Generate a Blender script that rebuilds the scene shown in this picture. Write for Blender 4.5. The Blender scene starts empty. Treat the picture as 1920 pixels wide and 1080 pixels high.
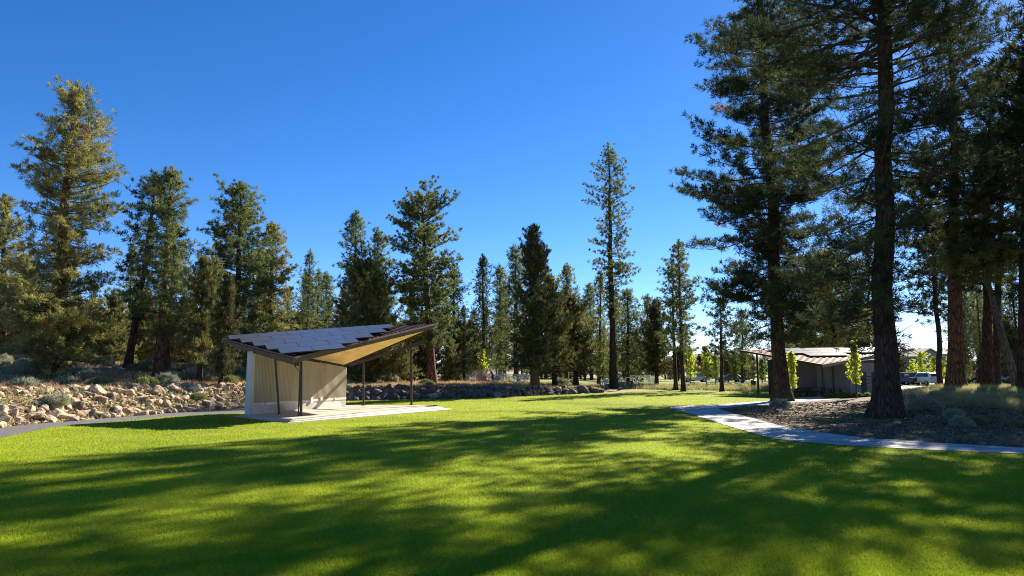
import bpy, bmesh, math, random
import numpy as np
from mathutils import Vector, Matrix
R = math.radians
S = bpy.context.scene
COL = S.collection

# ------------------------------------------------------------------ camera
CAM_H, PITCH, FPX = 2.4, R(6.77), 1280.0
cd = bpy.data.cameras.new('camera'); cam = bpy.data.objects.new('camera', cd); COL.objects.link(cam)
cd.sensor_width = 36; cd.lens = 24.0; cd.clip_end = 3000; cd.clip_start = 0.1
cam.location = (0, 0, CAM_H); cam.rotation_euler = (R(90) + PITCH, 0, 0)
S.camera = cam
# ------------------------------------------------------------------ light
SUN_AZ, SUN_EL = R(38.5), R(30)          # azimuth measured from +Y towards +X
w = bpy.data.worlds.new('World'); S.world = w; w.use_nodes = True
nt = w.node_tree; nt.nodes.clear()
out = nt.nodes.new('ShaderNodeOutputWorld'); bg = nt.nodes.new('ShaderNodeBackground')
sky = nt.nodes.new('ShaderNodeTexSky'); sky.sky_type = 'NISHITA'; sky.sun_disc = False
sky.sun_elevation = SUN_EL; sky.sun_rotation = SUN_AZ
sky.altitude = 1100; sky.air_density = 0.8; sky.dust_density = 0.1; sky.ozone_density = 3.5
hs = nt.nodes.new('ShaderNodeHueSaturation'); hs.inputs['Saturation'].default_value = 1.27; hs.inputs['Value'].default_value = 1.0
nt.links.new(sky.outputs[0], hs.inputs['Color']); tn = nt.nodes.new('ShaderNodeMix'); tn.data_type = 'RGBA'; tn.blend_type = 'MULTIPLY'; tn.inputs['Factor'].default_value = 1; tn.inputs['B'].default_value = (1.0, .93, 1.04, 1)
nt.links.new(hs.outputs[0], tn.inputs['A']); nt.links.new(tn.outputs['Result'], bg.inputs[0])
bg.inputs[1].default_value = 0.0625
nt.links.new(bg.outputs[0], out.inputs[0])
sl = bpy.data.lights.new('sun', 'SUN'); sun = bpy.data.objects.new('sun', sl); COL.objects.link(sun)
sl.energy = 5.0; sl.angle = R(0.53); sl.color = (1.0, 0.91, 0.76)
sv = Vector((math.cos(SUN_EL) * math.sin(SUN_AZ), math.cos(SUN_EL) * math.cos(SUN_AZ), math.sin(SUN_EL)))
sun.rotation_euler = sv.to_track_quat('Z', 'Y').to_euler()
vs = S.view_settings; vs.view_transform = 'Standard'; vs.look = 'None'; vs.exposure = 1.58; vs.gamma = 1
S.render.engine = 'CYCLES'
S.cycles.use_denoising = True
S.cycles.max_bounces = 6; S.cycles.diffuse_bounces = 3; S.cycles.transmission_bounces = 4; S.cycles.transparent_max_bounces = 6
S.cycles.use_adaptive_sampling = True; S.cycles.adaptive_threshold = 0.01
S.cycles.denoiser = 'OPENIMAGEDENOISE'; S.cycles.denoising_prefilter = 'NONE'; S.cycles.filter_width = 1.05

# ------------------------------------------------------------------ geometry of the place
FWD = np.array([0, math.cos(PITCH), math.sin(PITCH)]); UP = np.array([0, -math.sin(PITCH), math.cos(PITCH)])
def ray(px, py):
    return np.array([(px - 960) / FPX, 0, 0]) + UP * (540 - py) / FPX + FWD
def at(px, py, Y):                      # point seen at a pixel, at distance Y
    r = ray(px, py); r = r * (Y / r[1]); return Vector((r[0], Y, CAM_H + r[2]))
def flat(px, py, z=0.0):
    r = ray(px, py); t = (z - CAM_H) / r[2]; return Vector((r[0] * t, r[1] * t, z))
def sm(t):
    t = np.clip(t, 0, 1); return t * t * (3 - 2 * t)
# the foot of the rock bank, from left to right
TOE = [(-500, 905), (-200, 830), (0, 801), (90, 793), (180, 786), (300, 776), (460, 765), (560, 757), (650, 751), (800, 748), (950, 744),
       (1060, 739.5), (1130, 736.5), (1250, 734), (1400, 732), (1640, 730), (2600, 730)]
toe_w = [flat(a, b) for a, b in TOE]
toe_a = np.array([p.x / p.y for p in toe_w]); toe_y = np.array([p.y for p in toe_w])
def AX(px): return (px - 960) / FPX     # bearing that goes with a column
h1_t = (np.array([AX(p) for p in (-500, 460, 650, 800, 950, 1060, 1130, 1250, 2600)]), np.array([1.35, 1.35, 1.05, .95, .80, .55, .28, .10, .05]))
h2_t = (np.array([AX(p) for p in (-500, 450, 650, 800, 950, 1100, 2600)]), np.array([1.5, 1.4, .4, .25, .08, .0, .0]))
w_t = (np.array([AX(p) for p in (-500, 300, 500, 650, 1060, 2600)]), np.array([4.6, 4.2, 2.2, 1.3, 1.3, 3.0]))
def height(x, y):
    x = np.asarray(x, float); y = np.asarray(y, float)
    yy = np.maximum(y, 6.0); a = x / yy
    d = yy - np.interp(a, toe_a, toe_y); ww = np.interp(a, *w_t)
    h = np.interp(a, *h1_t) * sm(d / ww) ** 0.9 + np.interp(a, *h2_t) * sm((d - ww) / 15)
    px = 960 + FPX * a
    h = h + 0.85 * sm((px - 1560) / 230) * sm((yy - 23) / 24) * (1 - sm((yy - 54) / 12))
    h = h * (1 - 0.9 * sm((yy - 150) / 120) * sm((px - 700) / 300))
    h = h + np.where(d > ww, 1, 0) * 0.05 * np.sin(x * 1.3 + y * .7) * np.sin(x * .5 - y * .9)
    return h
def hz(x, y): return float(height(x, y))
def ground(px, py, ymax=160):
    r = ray(px, py); y = 6.0
    while y < ymax:
        t = y / r[1]
        if CAM_H + r[2] * t <= hz(r[0] * t, y): break
        y += 0.1
    return Vector((r[0] * y / r[1], y, hz(r[0] * y / r[1], y)))

# ------------------------------------------------------------------ object helpers
def tag(o, label=None, cat=None, group=None, kind=None):
    if label: o['label'] = label
    if cat: o['category'] = cat
    if group: o['group'] = group
    if kind: o['kind'] = kind
    return o
def empty(name, loc, rz=0.0, label=None, cat=None, group=None):
    o = bpy.data.objects.new(name, None); COL.objects.link(o); o.location = loc; o.rotation_euler = (0, 0, rz)
    o.empty_display_size = .2
    return tag(o, label, cat, group)
def link(name, me, parent=None, m=None):
    o = bpy.data.objects.new(name, me); COL.objects.link(o)
    if parent is not None: o.parent = parent
    if m is not None:
        for x in (m if isinstance(m, (list, tuple)) else [m]): me.materials.append(x)
    return o
def np_mesh(name, V, F, smooth=False):
    """V (n,3), F (m,k) arrays"""
    V = np.ascontiguousarray(V, dtype=np.float32); F = np.ascontiguousarray(F, dtype=np.int32)
    me = bpy.data.meshes.new(name); k = F.shape[1]
    me.vertices.add(len(V)); me.vertices.foreach_set('co', V.ravel())
    me.loops.add(F.size); me.loops.foreach_set('vertex_index', F.ravel())
    me.polygons.add(len(F)); me.polygons.foreach_set('loop_start', np.arange(0, F.size, k, dtype=np.int32))
    me.polygons.foreach_set('use_smooth', np.full(len(F), smooth))
    me.update(calc_edges=True); return me
class MB:
    def __init__(s): s.v = []; s.f = []
    def add(s, vs, fs):
        n = len(s.v); s.v += [tuple(p) for p in vs]; s.f += [tuple(i + n for i in f) for f in fs]
    def box(s, lo, hi, M=None):
        x0, y0, z0 = lo; x1, y1, z1 = hi
        vs = [Vector(p) for p in ((x0,y0,z0),(x1,y0,z0),(x1,y1,z0),(x0,y1,z0),(x0,y0,z1),(x1,y0,z1),(x1,y1,z1),(x0,y1,z1))]
        if M is not None: vs = [M @ p for p in vs]
        s.add(vs, [(0,3,2,1),(4,5,6,7),(0,1,5,4),(1,2,6,5),(2,3,7,6),(3,0,4,7)]); return s
    def bar(s, a, b, wx, wz, up=(0, 0, 1)):
        a = Vector(a); b = Vector(b); d = (b - a); L = d.length; d.normalize(); u = Vector(up)
        if abs(d.dot(u)) > .98: u = Vector((0, 1, 0))
        sd = d.cross(u).normalized(); u = sd.cross(d)
        vs = []
        for p in (a, b):
            for i, j in ((-1,-1),(1,-1),(1,1),(-1,1)): vs.append(p + sd * (i * wx / 2) + u * (j * wz / 2))
        s.add(vs, [(0,1,2,3),(7,6,5,4),(0,4,5,1),(1,5,6,2),(2,6,7,3),(3,7,4,0)]); return s
    def tube(s, pts, rs, n=8, cap=True):
        V, F = tube_arr([tuple(p) for p in pts], rs, n)
        s.add(V.tolist(), F.tolist())
        if cap:
            k = len(s.v) - len(V)
            s.f.append(tuple(k + i for i in range(n))[::-1]); s.f.append(tuple(len(s.v) - n + i for i in range(n)))
        return s
    def prism(s, poly, z0, z1):
        n = len(poly); vs = [(p[0], p[1], z0) for p in poly] + [(p[0], p[1], z1) for p in poly]
        s.add(vs, [tuple(range(n))[::-1], tuple(range(n, 2 * n))] + [(i, (i + 1) % n, (i + 1) % n + n, i + n) for i in range(n)]); return s
    def build(s, name, m, parent=None, bevel=0, smooth=False, fix=True):
        me = bpy.data.meshes.new(name); me.from_pydata(s.v, [], s.f); me.update()
        if fix or bevel:
            bm = bmesh.new(); bm.from_mesh(me)
            if fix: bmesh.ops.recalc_face_normals(bm, faces=bm.faces)
            if bevel:
                bmesh.ops.bevel(bm, geom=[e for e in bm.edges if e.is_manifold and e.calc_face_angle(0) > .5], offset=bevel, segments=1, affect='EDGES')
            bm.to_mesh(me); bm.free()
        if smooth: me.polygons.foreach_set('use_smooth', [True] * len(me.polygons))
        return link(name, me, parent, m)
def tube_arr(pts, rs, n):
    P = np.array(pts, float); rs = np.array(rs, float)
    T = np.gradient(P, axis=0); T /= np.linalg.norm(T, axis=1)[:, None] + 1e-9
    ref = np.array([0, 0, 1.0]) if abs(T[0][2]) < .9 else np.array([1.0, 0, 0])
    A = np.cross(T, ref); A /= np.linalg.norm(A, axis=1)[:, None] + 1e-9; B = np.cross(T, A)
    th = np.linspace(0, 2 * math.pi, n, endpoint=False)
    V = P[:, None, :] + rs[:, None, None] * (np.cos(th)[None, :, None] * A[:, None, :] + np.sin(th)[None, :, None] * B[:, None, :])
    m = len(P); i = np.arange(m - 1)[:, None] * n; j = np.arange(n)[None, :]; j2 = (j + 1) % n
    F = np.stack([i + j, i + j2, i + n + j2, i + n + j], -1).reshape(-1, 4)
    return V.reshape(-1, 3), F
def copy_tree(o, parent=None):
    c = o.copy(); COL.objects.link(c); c.parent = parent
    for ch in list(o.children): copy_tree(ch, c)
    return c

# ------------------------------------------------------------------ materials
def mat(name, base, rough=.8, c2=None, scale=4.0, stretch=(1, 1, 1), detail=5, lo=.35, hi=.65, bump=0.0, bscale=None, metal=0.0,
        c3=None, s3=.5, spec=.4, trans=0.0, tcol=None, world=False, bdist=.02, coat=0.0):
    m = bpy.data.materials.new(name); m.use_nodes = True; t = m.node_tree; N = t.nodes; L = t.links
    b = N['Principled BSDF']; b.inputs['Roughness'].default_value = rough; b.inputs['Metallic'].default_value = metal
    b.inputs['Specular IOR Level'].default_value = spec; b.inputs['Coat Weight'].default_value = coat
    b.inputs['Base Color'].default_value = (*base, 1)
    tc = N.new('ShaderNodeTexCoord'); mp = N.new('ShaderNodeMapping'); mp.inputs['Scale'].default_value = stretch
    if world:
        g = N.new('ShaderNodeNewGeometry'); L.new(g.outputs['Position'], mp.inputs[0])
    else: L.new(tc.outputs['Object'], mp.inputs[0])
    col = None
    if c2:
        no = N.new('ShaderNodeTexNoise'); no.inputs['Scale'].default_value = scale; no.inputs['Detail'].default_value = detail
        L.new(mp.outputs[0], no.inputs['Vector'])
        rp = N.new('ShaderNodeValToRGB'); rp.color_ramp.elements[0].position = lo; rp.color_ramp.elements[1].position = hi
        rp.color_ramp.elements[0].color = (*base, 1); rp.color_ramp.elements[1].color = (*c2, 1)
        L.new(no.outputs['Fac'], rp.inputs[0]); col = rp.outputs[0]
        if c3:
            n3 = N.new('ShaderNodeTexNoise'); n3.inputs['Scale'].default_value = s3; n3.inputs['Detail'].default_value = 4
            L.new(mp.outputs[0], n3.inputs['Vector'])
            r3 = N.new('ShaderNodeValToRGB'); r3.color_ramp.elements[0].position = .47; r3.color_ramp.elements[1].position = .62
            L.new(n3.outputs['Fac'], r3.inputs[0])
            mx = N.new('ShaderNodeMix'); mx.data_type = 'RGBA'; L.new(r3.outputs[0], mx.inputs['Factor']); L.new(col, mx.inputs['A'])
            mx.inputs['B'].default_value = (*c3, 1); col = mx.outputs['Result']
        L.new(col, b.inputs['Base Color'])
    if bump:
        nb = N.new('ShaderNodeTexNoise'); nb.inputs['Scale'].default_value = bscale or scale * 2; nb.inputs['Detail'].default_value = 6
        L.new(mp.outputs[0], nb.inputs['Vector'])
        bp = N.new('ShaderNodeBump'); bp.inputs['Strength'].default_value = bump; bp.inputs['Distance'].default_value = bdist
        L.new(nb.outputs['Fac'], bp.inputs['Height']); L.new(bp.outputs[0], b.inputs['Normal'])
    if trans:
        tr = N.new('ShaderNodeBsdfTranslucent'); ms = N.new('ShaderNodeMixShader'); ms.inputs[0].default_value = trans
        if tcol is None and col is not None: L.new(col, tr.inputs[0])
        else:
            tr.inputs[0].default_value = (*(tcol or base), 1)
        L.new(b.outputs[0], ms.inputs[1]); L.new(tr.outputs[0], ms.inputs[2]); L.new(ms.outputs[0], N['Material Output'].inputs[0])
    return m
def bark_mat(name, plate, furrow, rust=None):
    m = bpy.data.materials.new(name); m.use_nodes = True; t = m.node_tree; N = t.nodes; L = t.links
    b = N['Principled BSDF']; b.inputs['Roughness'].default_value = .95; b.inputs['Specular IOR Level'].default_value = .15
    tc = N.new('ShaderNodeTexCoord'); mp = N.new('ShaderNodeMapping'); mp.inputs['Scale'].default_value = (1, 1, .22); L.new(tc.outputs['Object'], mp.inputs[0])
    nz = N.new('ShaderNodeTexNoise'); nz.inputs['Scale'].default_value = 3; L.new(mp.outputs[0], nz.inputs['Vector'])
    mx0 = N.new('ShaderNodeMix'); mx0.data_type = 'RGBA'; mx0.inputs['Factor'].default_value = .12; L.new(mp.outputs[0], mx0.inputs['A']); L.new(nz.outputs['Color'], mx0.inputs['B'])
    vo = N.new('ShaderNodeTexVoronoi'); vo.feature = 'DISTANCE_TO_EDGE'; vo.inputs['Scale'].default_value = 6.5; L.new(mx0.outputs['Result'], vo.inputs['Vector'])
    rp = N.new('ShaderNodeValToRGB'); rp.color_ramp.elements[0].position = .0; rp.color_ramp.elements[1].position = .22
    rp.color_ramp.elements[0].color = (*furrow, 1); rp.color_ramp.elements[1].color = (*plate, 1); L.new(vo.outputs['Distance'], rp.inputs[0])
    n2 = N.new('ShaderNodeTexNoise'); n2.inputs['Scale'].default_value = 5; n2.inputs['Detail'].default_value = 6; L.new(mp.outputs[0], n2.inputs['Vector'])
    mx = N.new('ShaderNodeMix'); mx.data_type = 'RGBA'; mx.blend_type = 'MIX'
    r2 = N.new('ShaderNodeValToRGB'); r2.color_ramp.elements[0].position = .45; r2.color_ramp.elements[1].position = .65; L.new(n2.outputs['Fac'], r2.inputs[0])
    L.new(r2.outputs[0], mx.inputs['Factor']); L.new(rp.outputs[0], mx.inputs['A']); mx.inputs['B'].default_value = (*(rust or furrow), 1)
    L.new(mx.outputs['Result'], b.inputs['Base Color'])
    bp = N.new('ShaderNodeBump'); bp.inputs['Strength'].default_value = 1; bp.inputs['Distance'].default_value = .05
    L.new(rp.outputs[0], bp.inputs['Height']); L.new(bp.outputs[0], b.inputs['Normal'])
    return m
M = {}
M['ground'] = mat('dry_ground', (.26, .165, .10), .95, (.36, .245, .15), 1.2, detail=10, c3=(.19, .15, .09), s3=.28, bump=.8, bscale=7, world=True, bdist=.05)
M['mulch'] = mat('mulch', (.085, .052, .032), .95, (.17, .115, .07), 2.6, detail=12, c3=(.035, .028, .022), s3=.6, bump=1, bscale=11, world=True, bdist=.06)
M['lawn'] = mat('lawn', (.20, .235, .015), .9, (.27, .30, .02), .9, detail=8, c3=(.13, .17, .016), s3=.12, bump=.7, bscale=16, world=True, spec=.1, bdist=.03)
M['meadow'] = mat('meadow', (.16, .21, .04), .9, (.22, .25, .06), .5, detail=8, bump=.5, bscale=6, world=True, spec=.1)
M['asphalt'] = mat('asphalt', (.085, .082, .085), .9, (.13, .125, .125), 3, detail=8, bump=.5, bscale=60, world=True, bdist=.01)
M['concrete'] = mat('path_concrete', (.50, .48, .45), .85, (.60, .58, .545), 1.4, detail=10, c3=(.38, .36, .33), s3=.9, bump=.3, bscale=40, world=True, bdist=.01)
M['deckconc'] = mat('deck_concrete', (.36, .32, .27), .85, (.45, .40, .34), 1.2, detail=9, bump=.2, bscale=30, bdist=.01)
M['stepconc'] = mat('step_concrete', (.50, .47, .43), .85, (.60, .57, .52), 1.5, detail=9, bump=.2, bscale=30, bdist=.01)
M['rust'] = mat('rust_stain', (.55, .22, .07), .9, (.40, .25, .14), 4)
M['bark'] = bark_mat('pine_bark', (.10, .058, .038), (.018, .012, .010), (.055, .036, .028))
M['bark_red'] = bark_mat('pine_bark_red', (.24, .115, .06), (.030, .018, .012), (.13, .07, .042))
M['bark_grey'] = bark_mat('bark_grey', (.20, .17, .14), (.05, .04, .035), (.12, .10, .08))
M['limb'] = mat('limb_bark', (.055, .042, .034), .95, (.11, .085, .065), 6, bump=.4, spec=.15)
M['pine'] = mat('pine_needles', (.115, .155, .048), .7, (.23, .245, .075), 1.3, detail=4, c3=(.085, .115, .045), s3=.5, trans=.38, spec=.12, lo=.3, hi=.7)
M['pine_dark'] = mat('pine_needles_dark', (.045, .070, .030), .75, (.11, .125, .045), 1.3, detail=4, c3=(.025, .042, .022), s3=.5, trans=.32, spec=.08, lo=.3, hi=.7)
M['pine_olive'] = mat('pine_needles_olive', (.22, .22, .065), .75, (.37, .335, .11), 1.2, detail=4, c3=(.13, .15, .052), s3=.5, trans=.38, spec=.1, lo=.3, hi=.7)
M['brown_needles'] = mat('dead_needles', (.26, .10, .035), .8, (.32, .16, .06), 2, trans=.3)
M['juniper'] = mat('juniper_foliage', (.145, .155, .052), .75, (.27, .245, .085), 1.4, detail=4, c3=(.07, .085, .032), s3=.6, trans=.34, spec=.1, lo=.3, hi=.7)
M['juniper_dark'] = mat('juniper_foliage_dark', (.052, .066, .028), .75, (.13, .125, .048), 1.4, detail=4, trans=.3, spec=.1)
M['sapling'] = mat('sapling_leaves', (.44, .52, .06), .5, (.58, .60, .10), 3, trans=.55, spec=.2)
M['leafgreen'] = mat('shrub_leaves', (.12, .22, .035), .5, (.20, .30, .05), 3, trans=.45, spec=.3)
M['sage'] = mat('sagebrush_leaves', (.27, .30, .19), .8, (.42, .43, .30), 3, trans=.25, spec=.1)
M['sage_green'] = mat('rabbitbrush_leaves', (.17, .21, .075), .8, (.28, .30, .12), 3, trans=.25, spec=.2)
M['dry'] = mat('dry_grass', (.42, .31, .15), .8, (.54, .43, .22), .8, detail=6, c3=(.36, .22, .14), s3=.3, trans=.35, spec=.2, world=True)
M['field'] = mat('field_grass', (.36, .33, .13), .8, (.50, .44, .20), .9, detail=6, c3=(.22, .25, .12), s3=.22, trans=.4, spec=.2, world=True)
M['blade'] = mat('grass_blades', (.29, .385, .020), .6, (.45, .51, .035), .5, detail=10, c3=(.20, .31, .02), s3=21, trans=.5, spec=.12, world=True)
M['rock'] = mat('tan_rock', (.40, .285, .165), .9, (.58, .45, .30), 2.2, detail=10, c3=(.21, .14, .085), s3=1.1, bump=1, bscale=6, bdist=.07)
M['rock_grey'] = mat('grey_rock', (.24, .18, .13), .9, (.40, .33, .25), 2, detail=10, c3=(.13, .095, .07), s3=.9, bump=1, bscale=6, bdist=.07)
M['rock_shaded'] = mat('shaded_rock', (.08, .066, .058), .95, (.15, .125, .105), 3, detail=8, bump=.7, bscale=9, bdist=.04)  # same boulders as the bank, with the low wall's shade put into the colour
M['steel'] = mat('brown_steel', (.060, .036, .028), .5, (.085, .05, .038), 3, metal=.3)
M['fascia'] = mat('brown_fascia', (.17, .105, .075), .45, (.21, .135, .10), 3, metal=.4)
M['roofmetal'] = mat('roof_metal', (.085, .045, .035), .45, (.12, .065, .05), 1.5, metal=.4)
M['roofred'] = mat('roof_metal_rust', (.26, .115, .075), .6, (.34, .16, .11), 1.5, metal=.2)
M['soffit'] = mat('wood_soffit', (.72, .46, .17), .6, (.84, .58, .25), 2.0, stretch=(1, 1, 1), detail=6)
M['grille'] = mat('panel_glass', (.05, .058, .08), .32, (.065, .072, .095), 2, spec=.55)
M['alu'] = mat('aluminium', (.55, .56, .58), .35, metal=.9)
M['wallconc'] = mat('ribbed_concrete', (.30, .265, .185), .85, (.38, .34, .25), 1.5, stretch=(1, 1, .2), detail=8, bump=.2, bscale=30)
M['wallsmooth'] = mat('smooth_concrete', (.47, .46, .43), .8, (.53, .52, .49), 1.5, detail=8)
M['wallgrey'] = mat('grey_block', (.25, .245, .24), .9, (.31, .305, .30), 2, detail=6)
M['darkdoor'] = mat('dark_door', (.03, .025, .025), .5)
M['white'] = mat('white_paint', (.82, .82, .81), .35)
M['carwhite'] = mat('car_white', (.72, .74, .77), .25, coat=.6)
M['carred'] = mat('tail_red', (.5, .03, .03), .3)
M['cardark'] = mat('car_dark', (.05, .055, .07), .25, coat=.6)
M['carsilver'] = mat('car_silver', (.42, .44, .46), .25, coat=.6, metal=.5)
M['glass'] = mat('car_glass', (.03, .045, .06), .08, spec=.8)
M['tyre'] = mat('tyre', (.025, .025, .025), .9)
M['red'] = mat('red_plastic', (.55, .05, .05), .5)
M['pink'] = mat('pink_plastic', (.62, .28, .26), .5)
M['greenp'] = mat('green_plastic', (.05, .28, .15), .5)
M['bluep'] = mat('blue_plastic', (.10, .16, .40), .5)
M['galv'] = mat('galvanised', (.66, .67, .66), .5)
M['house1'] = mat('grey_siding', (.20, .22, .25), .8, (.24, .26, .29), 2)
M['house2'] = mat('pale_siding', (.42, .42, .42), .8, (.48, .48, .48), 2)
M['shingle'] = mat('roof_shingle', (.33, .28, .23), .9, (.40, .35, .29), 3)
M['skin'] = mat('skin', (.55, .33, .24), .6)
M['shirt'] = mat('red_shirt', (.60, .03, .05), .8)
M['trousers'] = mat('dark_trousers', (.03, .03, .04), .9)
M['hair'] = mat('hair', (.28, .20, .13), .8)
M['litter'] = mat('pine_litter', (.17, .10, .055), .9, (.34, .22, .12), 5, world=True)
M['hill'] = mat('hill', (.075, .10, .06), 1, (.12, .13, .08), .02, detail=8, world=True)

# ------------------------------------------------------------------ the ground
def axis(segs):
    o = []
    for a, b, st in segs: o += list(np.arange(a, b, st))
    return np.array(o + [segs[-1][1]])
xs = axis([(-500, -80, 12), (-80, -45, 1.5), (-45, 45, .5), (45, 90, 1.5), (90, 500, 12)])
ys = axis([(-80, 4, 6), (4, 20, 1), (20, 66, .45), (66, 110, 1.2), (110, 700, 12)])
X, Y = np.meshgrid(xs, ys); Z = height(X, Y) - .02
V = np.stack([X, Y, Z], -1).reshape(-1, 3); nx = len(xs)
i = np.arange(len(ys) - 1)[:, None] * nx; j = np.arange(nx - 1)[None, :]
F = np.stack([i + j, i + j + 1, i + nx + j + 1, i + nx + j], -1).reshape(-1, 4)
tag(link('ground', np_mesh('ground', V, F, True), None, M['ground']), kind='structure')

def strip(name, lower, upper, m, off, n=40, k=6, kind='structure'):
    """sheet between two polylines (world xy), laid on the terrain"""
    def res(pl):
        P = np.array([(p[0], p[1]) for p in pl], float); d = np.r_[0, np.cumsum(np.linalg.norm(np.diff(P, axis=0), axis=1))]
        t = np.linspace(0, d[-1], n); return np.stack([np.interp(t, d, P[:, 0]), np.interp(t, d, P[:, 1])], -1)
    A = res(lower); B = res(upper); T = np.linspace(0, 1, k)[None, :, None]
    G = A[:, None, :] * (1 - T) + B[:, None, :] * T
    z = height(G[..., 0], G[..., 1]) + off
    V = np.concatenate([G, z[..., None]], -1).reshape(-1, 3)
    i = np.arange(n - 1)[:, None] * k; j = np.arange(k - 1)[None, :]
    F = np.stack([i + j, i + j + 1, i + k + j + 1, i + k + j], -1).reshape(-1, 4)
    me = np_mesh(name, V, F, True)
    bm = bmesh.new(); bm.from_mesh(me); bmesh.ops.recalc_face_normals(bm, faces=bm.faces)
    if sum(f.normal.z for f in bm.faces) < 0: bmesh.ops.reverse_faces(bm, faces=bm.faces)
    bm.to_mesh(me); bm.free()
    return tag(link(name, me, None, m), kind=kind)
# left edge of the lawn = right edge of the asphalt path
LE = [(-330, 905), (-200, 872), (0, 822), (90, 803), (180, 794), (250, 788), (330, 782), (440, 775.5), (500, 772)]
# branch of the concrete path that runs down to the right
B2lo = [(1253, 765.5), (1300, 779), (1360, 798), (1440, 822), (1480, 828), (1530, 832.5), (1600, 838), (1760, 846), (1920, 853), (2300, 868), (3200, 905)]
B2up = [(1345, 767), (1375, 776), (1420, 788), (1470, 801), (1520, 809), (1560, 815), (1620, 823), (1770, 833), (1920, 841.5), (2250, 853), (3100, 880)]
B1up = [(1253, 763.5), (1330, 759), (1450, 752), (1520, 746.5), (1550, 741.5), (1600, 738), (1660, 736.5), (1720, 735)]
B1lo = [(1345, 767.5), (1400, 762), (1460, 757.5), (1550, 750.5), (1600, 746.5), (1680, 741.5), (1720, 739.5)]
FAR = [(500, 764), (560, 758.5), (650, 752.5), (800, 749), (950, 744.6), (1060, 740.2), (1130, 737), (1250, 734.5), (1400, 732.5), (1560, 731.5), (1720, 731)]
fl = lambda L: [tuple(flat(a, b))[:2] for a, b in L]
lawn_poly = fl(LE) + fl(FAR) + fl(B1up)[::-1] + fl(B2lo)
lawn_poly += [(60, -30), (-60, -30)]
bm = bmesh.new()
bm.faces.new([bm.verts.new((x, y, .012)) for x, y in lawn_poly]); bmesh.ops.triangulate(bm, faces=bm.faces[:])
bmesh.ops.recalc_face_normals(bm, faces=bm.faces)
if sum(f.normal.z for f in bm.faces) < 0: bmesh.ops.reverse_faces(bm, faces=bm.faces)
me = bpy.data.meshes.new('lawn'); bm.to_mesh(me); bm.free()
tag(link('lawn', me, None, M['lawn']), kind='structure')
toe_near = [(a, b + .5) for a, b in TOE[:8]]
strip('asphalt_path', fl(LE) + [tuple(flat(565, 764))[:2]], fl(toe_near), M['asphalt'], .018, 60, 4)
strip('concrete_path', fl(B2lo), fl(B2up), M['concrete'], .035, 80, 4)
strip('side_path', fl([(1253, 763.5), (1300, 761.2), (1345, 759), (1400, 755.5), (1450, 752), (1550, 741.5), (1600, 738), (1660, 736.5), (1720, 735)]),
      fl([(1262, 766.5), (1300, 766.8), (1345, 767.5), (1400, 762), (1460, 757.5), (1550, 750.5), (1600, 746.5), (1680, 741.5), (1720, 739.5)]), M['concrete'], .040, 60, 4)
def joints(lo, up, step, off):
    def res(pl, n):
        P = np.array(fl(pl)); d = np.r_[0, np.cumsum(np.linalg.norm(np.diff(P, axis=0), axis=1))]; t = np.linspace(0, d[-1], n); return np.stack([np.interp(t, d, P[:, 0]), np.interp(t, d, P[:, 1])], -1), d[-1]
    _, L = res(lo, 2); n = int(L / step); A, _ = res(lo, n); B, _ = res(up, n); q = MB()
    for a_, b_ in zip(A[1:-1], B[1:-1]):
        d = (b_ - a_) / np.linalg.norm(b_ - a_); s_ = np.array([-d[1], d[0]]) * .012
        q.add([(*(a_ + d * .02 - s_), off), (*(a_ + d * .02 + s_), off), (*(b_ - d * .02 + s_), off), (*(b_ - d * .02 - s_), off)], [(0, 1, 2, 3)])
    tag(q.build('path_joints', M['asphalt'], None), kind='structure')
joints(B2lo, B2up, 1.6, .041)
strip('mulch_bed', fl(B2up), fl([(1345, 767), (1400, 762), (1460, 757.3), (1550, 750.3), (1680, 741.3), (1800, 739), (2000, 738), (2200, 738), (2600, 738)]), M['mulch'], .022, 90, 50)
strip('meadow', [(-2, 72), (10, 71), (25, 76), (60, 80), (160, 84)], [(-2, 210), (15, 210), (40, 210), (110, 210), (260, 210)], M['meadow'], .03, 50, 40)
strip('road', [(-5, 118), (60, 112), (150, 104)], [(-5, 126), (60, 121), (150, 113)], M['asphalt'], .07, 50, 4)
strip('driveway', [(38, 84), (50, 80), (80, 76)], [(38, 95), (52, 93), (90, 90)], M['concrete'], .07, 20, 4)
# low wooded hills far off
def hills(x0, x1, y, h, seed):
    rng = np.random.default_rng(seed); n = 80; X = np.linspace(x0, x1, n)
    prof = h * (.6 + .4 * np.sin(X / 140 + seed) * np.sin(X / 61 + 1)) + rng.normal(0, h * .02, n)
    rows = []
    for k in range(8):
        t = k / 7; rows.append(np.stack([X, np.full(n, y) + t * 160, prof * math.sin(t * math.pi / 2)], -1))
    V = np.concatenate(rows); i = np.arange(7)[:, None] * n; j = np.arange(n - 1)[None, :]
    F = np.stack([i + j, i + j + 1, i + n + j + 1, i + n + j], -1).reshape(-1, 4)
    tag(link('hills', np_mesh('hills', V, F, True), None, M['hill']), kind='structure')
hills(-900, 900, 620, 20, 3)

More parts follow.
